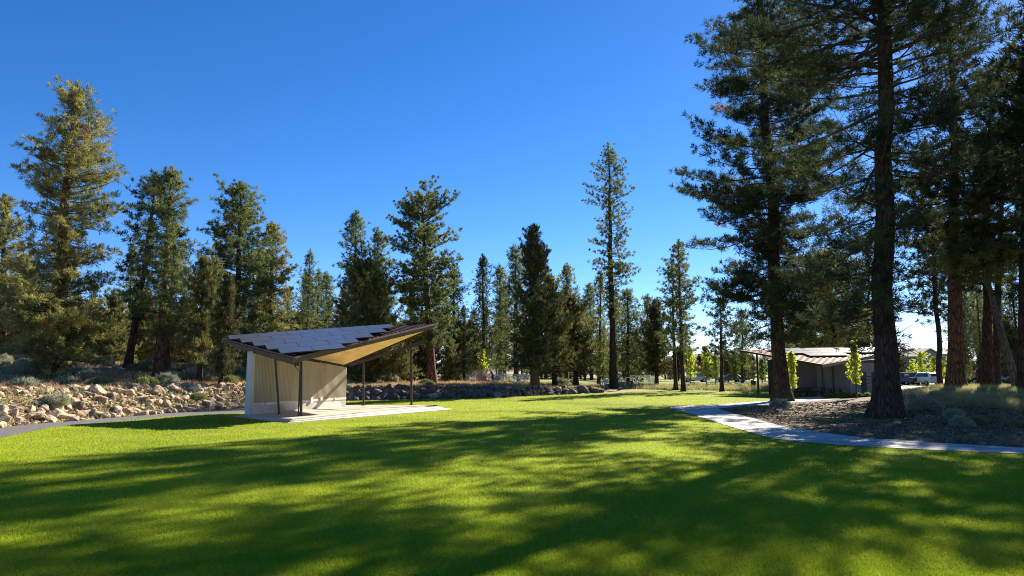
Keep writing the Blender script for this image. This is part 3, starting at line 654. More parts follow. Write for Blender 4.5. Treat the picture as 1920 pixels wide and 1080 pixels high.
def roof(root, o, F, Rr, L, B, mroof, nr, rows, pm='grille'):
    F, Rr, L, B = [p - o for p in (F, Rr, L, B)]
    def top(u, v):                      # trapezoid ribs that run from the front edge to the back
        k = u * nr; f = k - math.floor(k)
        return bil(F, Rr, L, B, u, v) + Vector((0, 0, .055 if f < .38 else 0))
    us = []
    for k in range(nr): us += [(k + .001) / nr, (k + .36) / nr, (k + .42) / nr, (k + .97) / nr]
    us.append(1.0)
    vs_ = [j / 12 for j in range(13)]
    g = grid_shell(lambda a, b: top(us[int(round(a * (len(us) - 1)))], vs_[int(round(b * 12))]), len(us), 13, .07)
    g.build('roof_sheet', mroof, root)
    grid_shell(lambda a, b: bil(F, Rr, L, B, .015 + .97 * a, .02 + .96 * b) - Vector((0, 0, .09)), 20, 14, .10).build('soffit', M['soffit'], root)
    dz = Vector((0, 0, .12))
    def edge(nm, a, b, h, m, wd=.07, off=0.0):
        MB().bar(a - dz - Vector((0, 0, off)), b - dz - Vector((0, 0, off)), wd, h, (0, 0, 1)).build(nm, m, root)
    n1 = (Rr - F).cross(Vector((0, 0, 1))).normalized() * .05
    edge('fascia', F + n1, Rr + n1, .24, M['fascia'], .08)
    MB().bar(F + n1 * 2.6 + Vector((0, 0, .0)), Rr + n1 * 2.6, .10, .07).build('gutter', M['fascia'], root)
    e2 = (B - Rr).normalized()
    edge('fascia', Rr + e2 * .06, B, .20, M['steel'])
    edge('fascia', F + (L - F).normalized() * .06, L, .10, M['steel'], .07, -.03)
    edge('fascia', L, B, .16, M['steel'])
    # solar panels, in stepped rows
    e = (Rr - L).normalized(); nrm = (Rr - L).cross(F - L).normalized(); f_ = e.cross(nrm).normalized()
    if f_.dot(F - L) < 0: f_ = -f_
    if nrm.z < 0: nrm = -nrm
    for (t0, t1, s0, s1, n) in rows:
        for k in range(n):
            a0 = s0 + (s1 - s0) * k / n + .004; a1 = s0 + (s1 - s0) * (k + 1) / n - .004
            def slab(a0, a1, t0, t1, h0, h1):
                vs = [L + e * a + f_ * t + nrm * h for h in (h0, h1) for a, t in ((a0, t0), (a1, t0), (a1, t1), (a0, t1))]
                q = MB(); q.add(vs, [(0,3,2,1),(4,5,6,7),(0,1,5,4),(1,2,6,5),(2,3,7,6),(3,0,4,7)]); return q
            fr = slab(a0, a1, t0 + .004, t1 - .004, .16, .20).build('solar_panel', M['steel'], root)
            slab(a0 + .012, a1 - .012, t0 + .012, t1 - .012, .201, .206).build('panel_glass', M[pm], fr)
    def rz(x, y):
        best = None
        for i in range(81):
            for j in range(61):
                p = bil(F, Rr, L, B, i / 80, j / 60); d = (p.x - x) ** 2 + (p.y - y) ** 2
                if best is None or d < best[0]: best = (d, p.z)
        return best[1]
    return rz
DZ = .18
o = flat(560, 780, DZ); o.z = 0
sh = empty('park_shelter', o, 0, 'open stage shelter with swooping solar panel roof, ribbed concrete wall and stepped deck', 'shelter')
F_ = at(549, 671, 31.3); R_ = at(818, 607, 40.2); L_ = at(416, 636, 35.1); B_ = at(645, 680, 41.9)
rows = [(.15 + k * 1.06, 1.21 + k * 1.06, (.26, .74, 1.22, 1.69, 2.12)[k], (8.8, 8.05, 7.05, 6.05, 5.1)[k], 6 - k) for k in range(5)]
rz = roof(sh, o, F_, R_, L_, B_, M['roofmetal'], 34, rows)
def local(p): return Vector(p) - o
# deck and steps
a = flat(547, 784.8, .18); b = flat(816, 759.5, .18); lb = flat(436, 780.5, .18)
def deckpoly(a, b, lb, back): return [(p.x - o.x, p.y - o.y) for p in (a, b, Vector((b.x + .2, back, 0)), Vector((-13.9, back, 0)), lb)]
MB().prism(deckpoly(a, b, lb, 42.9), -.1, .18).build('deck', M['deckconc'], sh, bevel=.012)
a1 = flat(543, 788.4, .12); b1 = flat(832, 763.2, .12)
MB().prism([(p[0] - o.x, p[1] - o.y) for p in (a1, b1, (b.x - .05, b.y + .15), (a.x + .12, a.y + .12))], -.1, .12).build('step', M['stepconc'], sh, bevel=.01)
a2 = flat(539.5, 791.9, .06); b2 = flat(848, 766.8, .06)
MB().prism([(p[0] - o.x, p[1] - o.y) for p in (a2, b2, (b1.x - .05, b1.y + .15), (a1.x + .12, a1.y + .12))], -.1, .06).build('step', M['stepconc'], sh, bevel=.01)
d_ = (b - a).normalized(); n_ = Vector((d_.y, -d_.x, 0))
for (c_, len_, zc) in ((a1.copy(), .55, .09), (a + d_ * (flat(660, 774.5, .16) - a).dot(d_), .6, .15)):
    c_.z = 0; p = c_ - o + n_ * .012; p.z = zc
    MB().bar(p + d_ * .02, p + d_ * len_, .012, .05).build('rust_patch', M['rust'], sh)
def lawnz(x, y):
    x = np.asarray(x, float); y = np.asarray(y, float)
    return .165 * np.exp(-(((x - lb.x + .6) / 2.6) ** 2 + ((y - lb.y - .6) / 2.2) ** 2) ** 1.3)
gx = np.arange(lb.x - 5, lb.x + 3.6, .25); gy = np.arange(lb.y - 4, lb.y + 5, .25); GX, GY = np.meshgrid(gx, gy); GZ = lawnz(GX, GY) + .006
V = np.stack([GX, GY, GZ], -1).reshape(-1, 3); nn = len(gx); ii = np.arange(len(gy) - 1)[:, None] * nn; jj = np.arange(nn - 1)[None, :]
tag(link('lawn_rise', np_mesh('lawn_rise', V, np.stack([ii + jj, ii + jj + 1, ii + nn + jj + 1, ii + nn + jj], -1).reshape(-1, 4), True), None, M['lawn']), kind='structure')
# wall
w0 = flat(463, 777.5, DZ); w1 = flat(645, 762.3, DZ)
wd = (w1 - w0); WL = wd.length; wd.normalize(); wn = Vector((wd.y, -wd.x, 0))       # towards the lawn
zt0 = at(463, 659.5, w0.y).z; zt1 = at(645, 688.5, w1.y).z
def wp(s, off, z): p = w0 + wd * s + wn * off; return Vector((p.x - o.x, p.y - o.y, z))
def ztop(s): return zt0 + (zt1 - zt0) * s / WL
n = 300; vs = []; fs = []
for k in range(n):
    s_ = .22 + (WL - .22) * k / (n - 1); rib = .012 if (k // 2) % 2 == 0 else -.004
    for off, z in ((-.12, .73), (-.12, ztop(s_)), (.12 + rib, ztop(s_)), (.12 + rib, .73)): vs.append(wp(s_, off, z))
for k in range(n - 1):
    for q in range(4): fs.append((k * 4 + q, k * 4 + (q + 1) % 4, k * 4 + 4 + (q + 1) % 4, k * 4 + 4 + q))
fs += [(0, 1, 2, 3), tuple((n - 1) * 4 + q for q in (3, 2, 1, 0))]
m_ = MB(); m_.add(vs, fs); m_.build('wall', M['wallconc'], sh)
def wbox(s0, s1, o0, o1, z0, z1, nm, m, parent=sh, bevel=0):
    vs = [wp(s0, o0, z0), wp(s1, o0, z0), wp(s1, o1, z0), wp(s0, o1, z0), wp(s0, o0, z1), wp(s1, o0, z1), wp(s1, o1, z1), wp(s0, o1, z1)]
    q = MB(); q.add(vs, [(0,3,2,1),(4,5,6,7),(0,1,5,4),(1,2,6,5),(2,3,7,6),(3,0,4,7)]); return q.build(nm, m, parent, bevel)
wbox(.22, WL, -.12, .15, .60, .729, 'wall_band', M['wallsmooth'], bevel=.008)
wbox(.22, WL, -.12, .125, .17, .599, 'wall_base', M['concrete'])
wbox(0, .217, -.16, .18, .17, zt0 + .02, 'corner_trim', M['wallsmooth'], bevel=.01)
wbox(1.1, 1.5, .152, .19, .61, .71, 'socket_box', M['galv']); wbox(.75, .9, .152, .19, .61, .71, 'socket_box', M['galv'])
wbox(4.55, 4.68, .152, .22, .56, .86, 'socket_box', M['white'])
wbox(5.4, 5.56, .152, .20, .64, .82, 'wall_lamp', M['galv']); wbox(6.7, 6.82, .152, .18, .62, .76, 'wall_lamp', M['galv'])
# posts
def post(px, py, tx, ty, r, nm='post', lean=True):
    f = flat(px, py, DZ); t = at(tx, ty, f.y + (0.1 if lean else 0)); a_ = local(f); a_.z = DZ - .01; b_ = local(t)
    b_.z = rz(b_.x, b_.y) - .17
    q = MB(); q.tube([a_, b_], [r, r], 12); c = q.build(nm, M['steel'], sh, smooth=False)
    q = MB(); q.box((-r * 1.8, -r * 1.8, 0), (r * 1.8, r * 1.8, .03)); bp_ = q.build('base_plate', M['steel'], c); bp_.location = (a_.x, a_.y, DZ + .002)
    return b_
t1 = post(564.5, 780.2, 564, 676, .065)
post(523.5, 777.0, 514, 667, .055)
t3 = post(681.5, 760.2, 681.5, 664, .06)
t4 = post(771.5, 759.2, 771, 629, .07)
q = MB(); p = local(flat(559.5, 780.0, DZ)); f_ = local(F_)
q.tube([Vector((f_.x + .12, f_.y - .05, f_.z - .2)), Vector((f_.x + .14, f_.y - .05, f_.z - .38)), Vector((p.x, p.y, f_.z - .62)), Vector((p.x, p.y, DZ))], [.035] * 4, 8); q.build('downspout', M['steel'], sh)
def beam(p, q_, nm='beam'):
    m_ = MB(); m_.bar(p, q_, .12, .2); m_.build(nm, M['steel'], sh)
dd = (t4 - t3).normalized()
beam(t3 - dd * .9 + Vector((0, 0, -.02)), t4 + dd * 1.1 + Vector((0, 0, -.02)))
l_ = local(L_); beam(Vector((f_.x + .1, f_.y + .5, f_.z - .26)), Vector((l_.x + .6, l_.y + .1, l_.z - .30)))

# ------------------------------------------------------------------ the far shelter and the low block beside it
o2 = Vector((at(1520, 700, 63).x, 63, hz(at(1520, 700, 63).x, 63)))
s2 = empty('park_shelter', o2, 0, 'far shelter with rust brown winged roof and solar panels behind the dark pines', 'shelter')
F2 = at(1541, 684, 57.5); R2 = at(1712, 653, 66.0); L2 = at(1388, 657, 66.5); B2 = at(1585, 673, 74)
sh_ = sh; sh = s2; o_ = o; o = o2
rz = roof(s2, o2, F2, R2, L2, B2, M['roofred'], 30, [(.3, 1.9, 2.4, 13.0, 10), (1.95, 3.55, 3.2, 11.9, 8), (3.6, 5.2, 4.6, 8.2, 3)])
def col2(px, Yd, r=.09):
    x = AX(px) * Yd; q = MB(); zt = rz(x - o2.x, Yd - o2.y) - .2; q.tube([Vector((x - o2.x, Yd - o2.y, -.3)), Vector((x - o2.x, Yd - o2.y, zt))], [r, r], 10); q.build('post', M['steel'], s2)
col2(1417, 65); col2(1538, 59, .12); col2(1557, 61); col2(1571, 62.5); col2(1584, 64)
def wall2(px0, Y0, px1, Y1, z0, z1a, z1b, nm, m, th=.25, parent=None):
    a_ = Vector((AX(px0) * Y0, Y0, 0)) - o2; b_ = Vector((AX(px1) * Y1, Y1, 0)) - o2; n_ = Vector((-(b_ - a_).y, (b_ - a_).x, 0)).normalized() * th
    vs = []
    for z in (0, 1):
        for p_, zz in ((a_, z1a), (b_, z1b), (b_ + n_, z1b), (a_ + n_, z1a)): vs.append(Vector((p_.x, p_.y, zz if z else z0)))
    q = MB(); q.add(vs, [(0,3,2,1),(4,5,6,7),(0,1,5,4),(1,2,6,5),(2,3,7,6),(3,0,4,7)]); return q.build(nm, m, parent or s2)
wall2(1436, 67, 1482, 64.5, -.2, 3.3, 3.0, 'wall', M['darkdoor'])
wall2(1482.2, 64.4, 1600, 67, -.2, 2.9, 3.1, 'wall', M['wallgrey'])
sh = sh_; o = o_
rb = empty('restroom_block', o2 + Vector((0, 0, 0)), 0, 'light grey flat-walled block with two dark doors at the far shelter', 'building')
wall2(1588, 60, 1668, 61.4, -.3, 2.9, 3.18, 'wall', M['wallgrey'], 4.0, rb)
a_ = Vector((AX(1586) * 59.8, 59.8, 0)) - o2; b_ = Vector((AX(1671) * 61.3, 61.3, 0)) - o2
q = MB(); q.add([Vector((a_.x, a_.y - .3, 2.92)), Vector((b_.x, b_.y - .3, 3.2)), Vector((b_.x, b_.y + 4.4, 3.2)), Vector((a_.x, a_.y + 4.4, 2.92)),
                 Vector((a_.x, a_.y - .3, 3.08)), Vector((b_.x, b_.y - .3, 3.36)), Vector((b_.x, b_.y + 4.4, 3.36)), Vector((a_.x, a_.y + 4.4, 3.08))],
                [(0,3,2,1),(4,5,6,7),(0,1,5,4),(1,2,6,5),(2,3,7,6),(3,0,4,7)]); q.build('roof', M['steel'], rb)
for p0, p1 in ((1609, 1619), (1629, 1639)):
    dy = lambda p_: 60 + 1.4 * (p_ - 1588) / 80
    d_ = wall2(p0, dy(p0) - .04, p1, dy(p1) - .04, 0, 2.15, 2.15, 'door', M['darkdoor'], .06, rb)

# picnic tables under the far shelter
def picnic_table(loc, rz_, lab, proto=None):
    if proto is not None:
        c = copy_tree(proto); c.location = loc; c.rotation_euler = (0, 0, rz_); c['label'] = lab; return c
    r = empty('picnic_table', loc, rz_, lab, 'picnic table', 'picnic tables of the far shelter')
    MB().box((-.9, -.38, .70), (.9, .38, .75)).build('tabletop', M['steel'], r, .008)
    for s_ in (-1, 1): MB().box((-.9, s_ * .72 - .14, .42), (.9, s_ * .72 + .14, .46)).build('bench', M['steel'], r, .008)
    for s_ in (-1, 1):
        q = MB(); x = s_ * .65
        q.bar((x, -.6, 0), (x, .12, .70), .05, .09, (1, 0, 0)); q.bar((x + .06, .6, 0), (x + .06, -.12, .70), .05, .09, (1, 0, 0)); q.bar((x, -.8, .40), (x, .8, .40), .05, .06)
        q.build('leg_frame', M['steel'], r)
    return r
pt = None
for px, Yd, rr, lab in ((1500, 60, .3, 'dark picnic table under the far shelter, nearest the grey wall left end'), (1520, 62, -.2, 'dark picnic table under the far shelter between the posts'), (1560, 58.5, .5, 'dark picnic table at the corner of the far shelter'),
                        (1463, 62, .9, 'dark picnic table in front of the black wall of the far shelter')):
    l = Vector((AX(px) * Yd, Yd, hz(AX(px) * Yd, Yd))); r_ = picnic_table(l, rr, lab, pt); pt = pt or r_
def block(px, py, wd_, hh, lab):
    g = ground(px, py); q = MB(); q.box((-wd_ / 2, -.25, hh - .08), (wd_ / 2, .25, hh)); r = empty('stone_bench', g, .1, lab, 'bench', 'pale benches left of the far shelter')
    q.build('seat', M['concrete'], r, .01)
    for s_ in (-1, 1): MB().box((s_ * wd_ * .35 - .12, -.2, -.1), (s_ * wd_ * .35 + .12, .2, hh - .08)).build('leg', M['concrete'], r)
block(1370, 727, 1.2, .45, 'pale stone bench farther left in front of the far shelter')
block(1385, 726.5, .9, .55, 'taller pale stone bench nearer the far shelter post')
# dark bin at the shelter
g = ground(1413, 729.5); r = empty('litter_bin', g, 0, 'black litter bin beside the left post of the far shelter', 'bin')
MB().tube([(0, 0, 0), (0, 0, .85)], [.26, .29], 14).build('body', M['darkdoor'], r); MB().tube([(0, 0, .852), (0, 0, .92), (0, 0, 1.0)], [.31, .29, .12], 14).build('lid', M['steel'], r)

# ------------------------------------------------------------------ houses and cars beyond
def house(px0, px1, Yd, eave, ridge, lab, mw, depth=12, side=False, nwin=2):
    x0 = AX(px0) * Yd; x1 = AX(px1) * Yd; W = x1 - x0; z0 = hz((x0 + x1) / 2, Yd)
    r = empty('house', ((x0 + x1) / 2, Yd, z0), 0, lab, 'house')
    ez = CAM_H + (692 - eave) / FPX * Yd - z0; rzz = CAM_H + (692 - ridge) / FPX * Yd - z0
    h = W / 2
    q = MB()
    if side:   # gable faces us
        vs = [(-h, 0, -.3), (h, 0, -.3), (h, 0, ez), (0, 0, rzz - .1), (-h, 0, ez)]; vs += [(x, depth, z) for x, y, z in vs]
        q.add(vs, [(0, 1, 2, 3, 4), (9, 8, 7, 6, 5), (0, 5, 6, 1), (1, 6, 7, 2), (4, 9, 5, 0), (2, 7, 8, 3), (3, 8, 9, 4)])
    else: q.box((-h, 0, -.3), (h, depth, ez))
    q.build('wall', mw, r)
    q = MB()
    if side:
        for s_ in (-1, 1):
            q.add([(0, -.6, rzz), (s_ * (h + .6), -.6, ez - .25), (s_ * (h + .6), depth + .6, ez - .25), (0, depth + .6, rzz), (0, -.6, rzz + .22), (s_ * (h + .6), -.6, ez - .03), (s_ * (h + .6), depth + .6, ez - .03), (0, depth + .6, rzz + .22)],
                  [(0, 1, 2, 3), (7, 6, 5, 4), (0, 4, 5, 1), (1, 5, 6, 2), (2, 6, 7, 3), (3, 7, 4, 0)])
    else:
        q.add([(-h - .6, -.6, ez), (h + .6, -.6, ez), (h + .6, depth / 2, rzz), (-h - .6, depth / 2, rzz), (h + .6, depth + .6, ez), (-h - .6, depth + .6, ez)], [(0, 1, 2, 3), (3, 2, 4, 5), (0, 3, 5), (1, 4, 2), (0, 5, 4, 1)])
    q.build('roof', M['shingle'], r)
    for k in range(nwin):
        xx = -h + W * (k + .5) / nwin
        f = MB().box((xx - .8, -.06, 1.0), (xx + .8, .0, 2.4)).build('window', M['white'], r); MB().box((xx - .7, -.09, 1.1), (xx + .7, -.062, 2.3)).build('pane', M['glass'], f)
house(1640, 1712, 168, 668, 659, 'pale grey house with long low roof seen right of the huge trunk', M['house2'])
house(1716, 1762, 160, 668, 655, 'dark grey house with gable roof above the yellow-green saplings', M['house1'], 12, True, 2)
house(1752, 1812, 172, 664, 651, 'blue-grey house with pale roof left of the red-barked trunk', M['house1'], 12, False, 3)
house(1828, 1870, 150, 684, 677, 'low teal-grey house glimpsed right of the red-barked trunk', M['house1'], 9, False, 2)

def car(name, label, px, Yd, rz_, paint, kind='suv'):
    x = AX(px) * Yd; r = empty(name, (x, Yd, hz(x, Yd) + .06), rz_, label, 'car')
    prof = {'suv': [(-2.3, .35), (-2.35, .75), (-2.3, 1.05), (-2.05, 1.65), (-1.7, 1.78), (.4, 1.76), (1.05, 1.15), (2.05, 1.0), (2.3, .8), (2.3, .35)],
            'sedan': [(-2.3, .35), (-2.35, .85), (-1.7, .98), (-1.1, 1.38), (.2, 1.42), (.95, 1.0), (2.0, .9), (2.3, .7), (2.3, .35)],
            'pickup': [(-2.7, .5), (-2.7, 1.1), (-.6, 1.12), (-.55, 1.75), (.7, 1.78), (1.3, 1.2), (2.5, 1.1), (2.6, .8), (2.6, .5)]}[kind]
    q = MB(); n = len(prof); W = .9
    vs = []
    for sx, wfac in ((-1, 1), (1, 1)):
        for (l, z) in prof: vs.append((sx * (W if z < 1.1 else W * .84), l, z))
    q.add(vs, [tuple(range(n)), tuple(range(2 * n - 1, n - 1, -1))] + [(i, (i + 1) % n, (i + 1) % n + n, i + n) for i in range(n)])
    q.build('body', paint, r, .03)
    zt = max(z for l, z in prof)
    gl = {'suv': (-1.75, .75), 'sedan': (-1.2, .6), 'pickup': (-.45, .95)}[kind]
    for s_ in (-1, 1):
        q = MB(); q.add([(s_ * .905, gl[0], zt * .66), (s_ * .905, gl[1], zt * .66), (s_ * .78, gl[1] - .55, zt * .93), (s_ * .78, gl[0] + .1, zt * .93),
                         (s_ * .80, gl[0], zt * .66), (s_ * .80, gl[1], zt * .66), (s_ * .70, gl[1] - .55, zt * .93), (s_ * .70, gl[0] + .1, zt * .93)],
                        [(0, 1, 2, 3), (7, 6, 5, 4), (0, 4, 5, 1), (1, 5, 6, 2), (2, 6, 7, 3), (3, 7, 4, 0)]); q.build('side_window', M['glass'], r)
    l0 = {'suv': -2.24, 'sedan': -1.55, 'pickup': -.66}[kind]
    q = MB(); q.bar((0, l0, zt * .70), (0, l0 + (.18 if kind == 'suv' else .3 if kind == 'sedan' else .02), zt * .90), 1.35, .04, (0, -1, .4)); q.build('rear_window', M['glass'], r)
    q = MB(); q.bar((0, gl[1] + .22, zt * .70), (0, gl[1] - .28, zt * .92), 1.4, .04, (0, 1, .6)); q.build('windscreen', M['glass'], r)
    for s_ in (-1, 1):
        MB().box((s_ * .78 - .1, prof[1][0] - .02, .85), (s_ * .78 + .1, prof[1][0] + .06, 1.05)).build('tail_light', M['carred'], r)
        MB().box((s_ * .70 - .15, 2.24, .62), (s_ * .70 + .15, 2.33, .78)).build('headlight', M['white'], r)
        for l in (-1.4, 1.4):
            wv = MB().tube([(s_ * .72, l, .34), (s_ * .93, l, .34)], [.34, .34], 16).build('wheel', M['tyre'], r); MB().tube([(s_ * .90, l, .34), (s_ * .945, l, .34)], [.2, .2], 12).build('rim', M['alu'], wv)
    return r
car('parked_car', 'white car facing away, between the huge trunk and the slender leaning pine', 1727, 96, .12, M['carwhite'], 'suv')
car('parked_car', 'silver car parked left of the white car by the houses', 1704, 104, .25, M['carsilver'], 'suv')
car('parked_pickup', 'dark pickup truck half hidden behind the huge trunk', 1692, 99, .1, M['cardark'], 'pickup')
car('parked_car', 'white car seen side-on right of the twin trunk pine', 1880, 92, 1.35, M['carwhite'], 'sedan')
car('parked_car', 'dark car low behind the field right of the red-barked trunk', 1830, 108, 1.5, M['cardark'], 'sedan')
car('parked_car', 'dark blue car far away on the road left of the far shelter', 1365, 118, 1.6, M['cardark'], 'sedan')
car('parked_car', 'silver car far away on the road behind the upright saplings', 1300, 119, 1.55, M['carsilver'], 'sedan')

# ------------------------------------------------------------------ playground
def gz(px, Yd): x = AX(px) * Yd; return Vector((x, Yd, hz(x, Yd)))
def fence(label, pts, H=1.2, step=3.0, group=None):
    r = empty('chain_link_fence', pts[0], 0, label, 'fence'); o0 = pts[0]
    wires = MB(); rails = MB()
    for a_, b_ in zip(pts[:-1], pts[1:]):
        n = max(1, round((b_ - a_).length / step))
        for k in range(n + 1):
            p = a_.lerp(b_, k / n); p = Vector((p.x, p.y, hz(p.x, p.y))) - o0
            MB().tube([p - Vector((0, 0, .1)), p + Vector((0, 0, H))], [.045, .045], 8).build('fence_post', M['galv'], r)
        rails.bar(a_ - o0 + Vector((0, 0, H)), b_ - o0 + Vector((0, 0, H)), .05, .05)
        rails.bar(a_ - o0 + Vector((0, 0, .06)), b_ - o0 + Vector((0, 0, .06)), .03, .03)
        L = (b_ - a_).length; d = (b_ - a_) / L; s_ = .16; n = int(L / s_)
        for k in range(n):
            for sg in (0, 1):
                c0 = k * s_; c1 = c0 + (H - .06)
                p0 = (c0, .06) if sg == 0 else (c0, H); p1 = (c1, H) if sg == 0 else (c1, .06)
                if p1[0] > L: f = (L - p0[0]) / (p1[0] - p0[0]); p1 = (L, p0[1] + (p1[1] - p0[1]) * f)
                wires.bar(a_ - o0 + d * p0[0] + Vector((0, 0, p0[1])), a_ - o0 + d * p1[0] + Vector((0, 0, p1[1])), .022, .022)
    rails.build('rail', M['galv'], r); wires.build('wire_mesh', M['galv'], r)
fence('tall chain-link fence along the left side of the playground', [gz(861, 90), gz(863, 80), gz(905, 82), gz(938, 83)], 1.25)
fence('low chain-link fence in front of the playground, ending at the red trunk', [gz(940, 83.2), gz(1000, 80)], .95)
fence('chain-link fence in the distance right of the very tall skinny pine', [gz(1172, 98), gz(1205, 97), gz(1226, 100)], 1.3)
# red play tower with white slide
pg = gz(902, 85); r = empty('play_tower', pg, .2, 'red play tower with white slide behind the chain-link fence', 'play structure')
for x, y in ((-.45, -.45), (.45, -.45), (.45, .45), (-.45, .45)): MB().tube([(x, y, -.1), (x, y, 1.35)], [.05, .05], 8).build('post', M['red'], r)
MB().box((-.5, -.5, .55), (.5, .5, .62)).build('platform', M['pink'], r)
MB().box((-.43, -.50, .10), (.15, -.46, 1.15)).build('panel', M['red'], r); MB().box((-.50, -.40, .64), (-.46, .40, 1.2)).build('panel', M['pink'], r)
q = MB(); pts = [(.5, 0, .62), (.9, 0, .58), (1.5, 0, .32), (2.0, 0, .12), (2.4, 0, .08)]
for i_ in range(4): q.bar(pts[i_], pts[i_ + 1], .55, .05)
for s_ in (-.28, .28):
    for i_ in range(4): q.bar((pts[i_][0], s_, pts[i_][2] + .12), (pts[i_ + 1][0], s_, pts[i_ + 1][2] + .12), .05, .28)
q.build('slide', M['white'], r)
# white tumble form next to it
pg = gz(930, 84); r = empty('climbing_frame', pg, .1, 'low white climbing frame with blue panels right of the play tower', 'play structure')
q = MB()
for k in range(9):
    a0 = math.pi * k / 8; a1 = math.pi * (k + 1) / 8
    if k < 8: q.bar((-.9 * math.cos(a0), -.4, .75 * math.sin(a0)), (-.9 * math.cos(a1), -.4, .75 * math.sin(a1)), .12, .10, (0, 1, 0))
    if k < 8: q.bar((-.9 * math.cos(a0), .4, .75 * math.sin(a0)), (-.9 * math.cos(a1), .4, .75 * math.sin(a1)), .12, .10, (0, 1, 0))
q.build('arch', M['white'], r)
q = MB()
for k in range(1, 8): a0 = math.pi * k / 8; q.tube([(-.9 * math.cos(a0), -.4, .75 * math.sin(a0)), (-.9 * math.cos(a0), .4, .75 * math.sin(a0))], [.03, .03], 6)
q.build('rung', M['white'], r); MB().box((-.5, -.46, .12), (.5, -.455, .55)).build('panel', M['bluep'], r)
def spring_rider(px, Yd, rz_, body, lab, base=None):
    r = empty('spring_rider', gz(px, Yd), rz_, lab, 'play equipment', 'spring riders in the playground')
    pts = [(.09 * math.cos(k * .8), .09 * math.sin(k * .8), .02 + .36 * k / 30) for k in range(31)]
    MB().tube(pts, [.018] * 31, 5).build('spring', M['galv'], r)
    q = MB(); pr = [(-.45, .42), (-.38, .70), (-.2, .55), (.1, .52), (.25, .62), (.33, .92), (.50, .90), (.48, .70), (.38, .45), (0, .36)]
    n = len(pr); q.add([(x, -.07, z) for x, z in pr] + [(x, .07, z) for x, z in pr], [tuple(range(n)), tuple(range(2 * n - 1, n - 1, -1))] + [(i, (i + 1) % n, (i + 1) % n + n, i + n) for i in range(n)])
    q.build('body', body, r, .015)
    MB().box((-.15, -.16, .55), (.12, .16, .60)).build('seat', M['bluep'], r, .01); MB().tube([(.3, -.2, .80), (.3, .2, .80)], [.02, .02], 6).build('handle', M['galv'], r)
spring_rider(957, 85, .3, M['white'], 'white spring rider right of the climbing frame')
spring_rider(968, 84, 2.6, M['bluep'], 'blue spring rider in the middle of the playground')
spring_rider(945, 83.9, 1.0, M['pink'], 'pink spring rider close to the low fence')
# benches / picnic seats in the playground
def park_bench(px, Yd, rz_, lab):
    r = empty('park_bench', gz(px, Yd), rz_, lab, 'bench')
    MB().box((-.8, -.22, .42), (.8, .22, .47)).build('seat', M['galv'], r, .01); MB().bar((-.8, .24, .72), (.8, .24, .72), .05, .34, (0, 0, 1)).build('backrest', M['galv'], r)
    for s_ in (-.65, .65):
        q = MB(); q.box((s_ - .03, -.2, 0), (s_ + .03, -.14, .42)); q.box((s_ - .03, .20, 0), (s_ + .03, .262, .9)); q.box((s_ - .031, -.2, .36), (s_ + .031, .26, .415)); q.build('leg', M['galv'], r)
park_bench(985, 84, .2, 'grey bench left of the red-trunked dark tree')
park_bench(975, 90, -.6, 'grey bench farther back in the playground')
# hoop shelter and play house near the tall pine
pg = gz(1150, 80); r = empty('hoop_climber', pg, .15, 'white double hoop climber with green roof behind the very tall skinny pine', 'play structure')
for yy in (-.7, .7):
    q = MB(); n = 18
    pts = [(1.3 * math.cos(math.pi * k / n), yy, 1.45 * math.sin(math.pi * k / n)) for k in range(n + 1)]; q.tube(pts, [.07] * (n + 1), 8); q.build('hoop', M['white'], r)
q = MB()
for k in (4, 6, 9, 12, 14): a0 = math.pi * k / 18; q.tube([(1.3 * math.cos(a0), -.7, 1.45 * math.sin(a0)), (1.3 * math.cos(a0), .7, 1.45 * math.sin(a0))], [.03, .03], 6)
q.build('crossbar', M['white'], r)
q = MB()
for k in range(7, 11): a0 = math.pi * k / 18; a1 = math.pi * (k + 1) / 18; q.bar((1.36 * math.cos(a0), 0, 1.51 * math.sin(a0)), (1.36 * math.cos(a1), 0, 1.51 * math.sin(a1)), 1.5, .03, (0, 0, 1))
q.build('roof', M['greenp'], r)
pg = gz(1139, 77); r = empty('play_house', pg, -.1, 'small white play house frame left of the very tall skinny pine', 'play structure')
for x, y in ((-.45, -.35), (.45, -.35), (.45, .35), (-.45, .35)): MB().box((x - .05, y - .05, -.1), (x + .05, y + .05, 1.0)).build('post', M['white'], r)
q = MB()
for s_ in (-1, 1): q.bar((0, 0, 1.42), (s_ * .62, 0, .98), .9, .06, (0, 0, 1))
q.build('roof', M['white'], r); MB().box((-.38, -.37, .05), (.38, -.33, .5)).build('panel', M['cardark'], r)
pg = gz(1178, 78); r = empty('play_gate', pg, .1, 'square white play frame with dark cubby right of the skinny pine', 'play structure')
for x in (-.4, .4): MB().box((x - .05, -.05, -.1), (x + .05, .05, 1.2)).build('post', M['white'], r)
MB().box((-.449, -.049, 1.2), (.449, .049, 1.3)).build('crossbar', M['white'], r)
q = MB(); q.box((-.33, -.2, 0), (-.2, .2, .75)); q.box((.2, -.2, 0), (.33, .2, .75)); q.box((-.33, -.2, .752), (.33, .2, .88)); q.build('cubby', M['darkdoor'], r)
pg = gz(1164, 77); r = empty('activity_board', pg, 0, 'green play panel on two posts right of the skinny pine', 'play structure')
for x in (-.4, .4): MB().tube([(x, 0, -.1), (x, 0, .9)], [.04, .04], 8).build('post', M['galv'], r)
MB().box((-.35, -.03, .15), (.35, .03, .75)).build('panel', M['greenp'], r, .02)

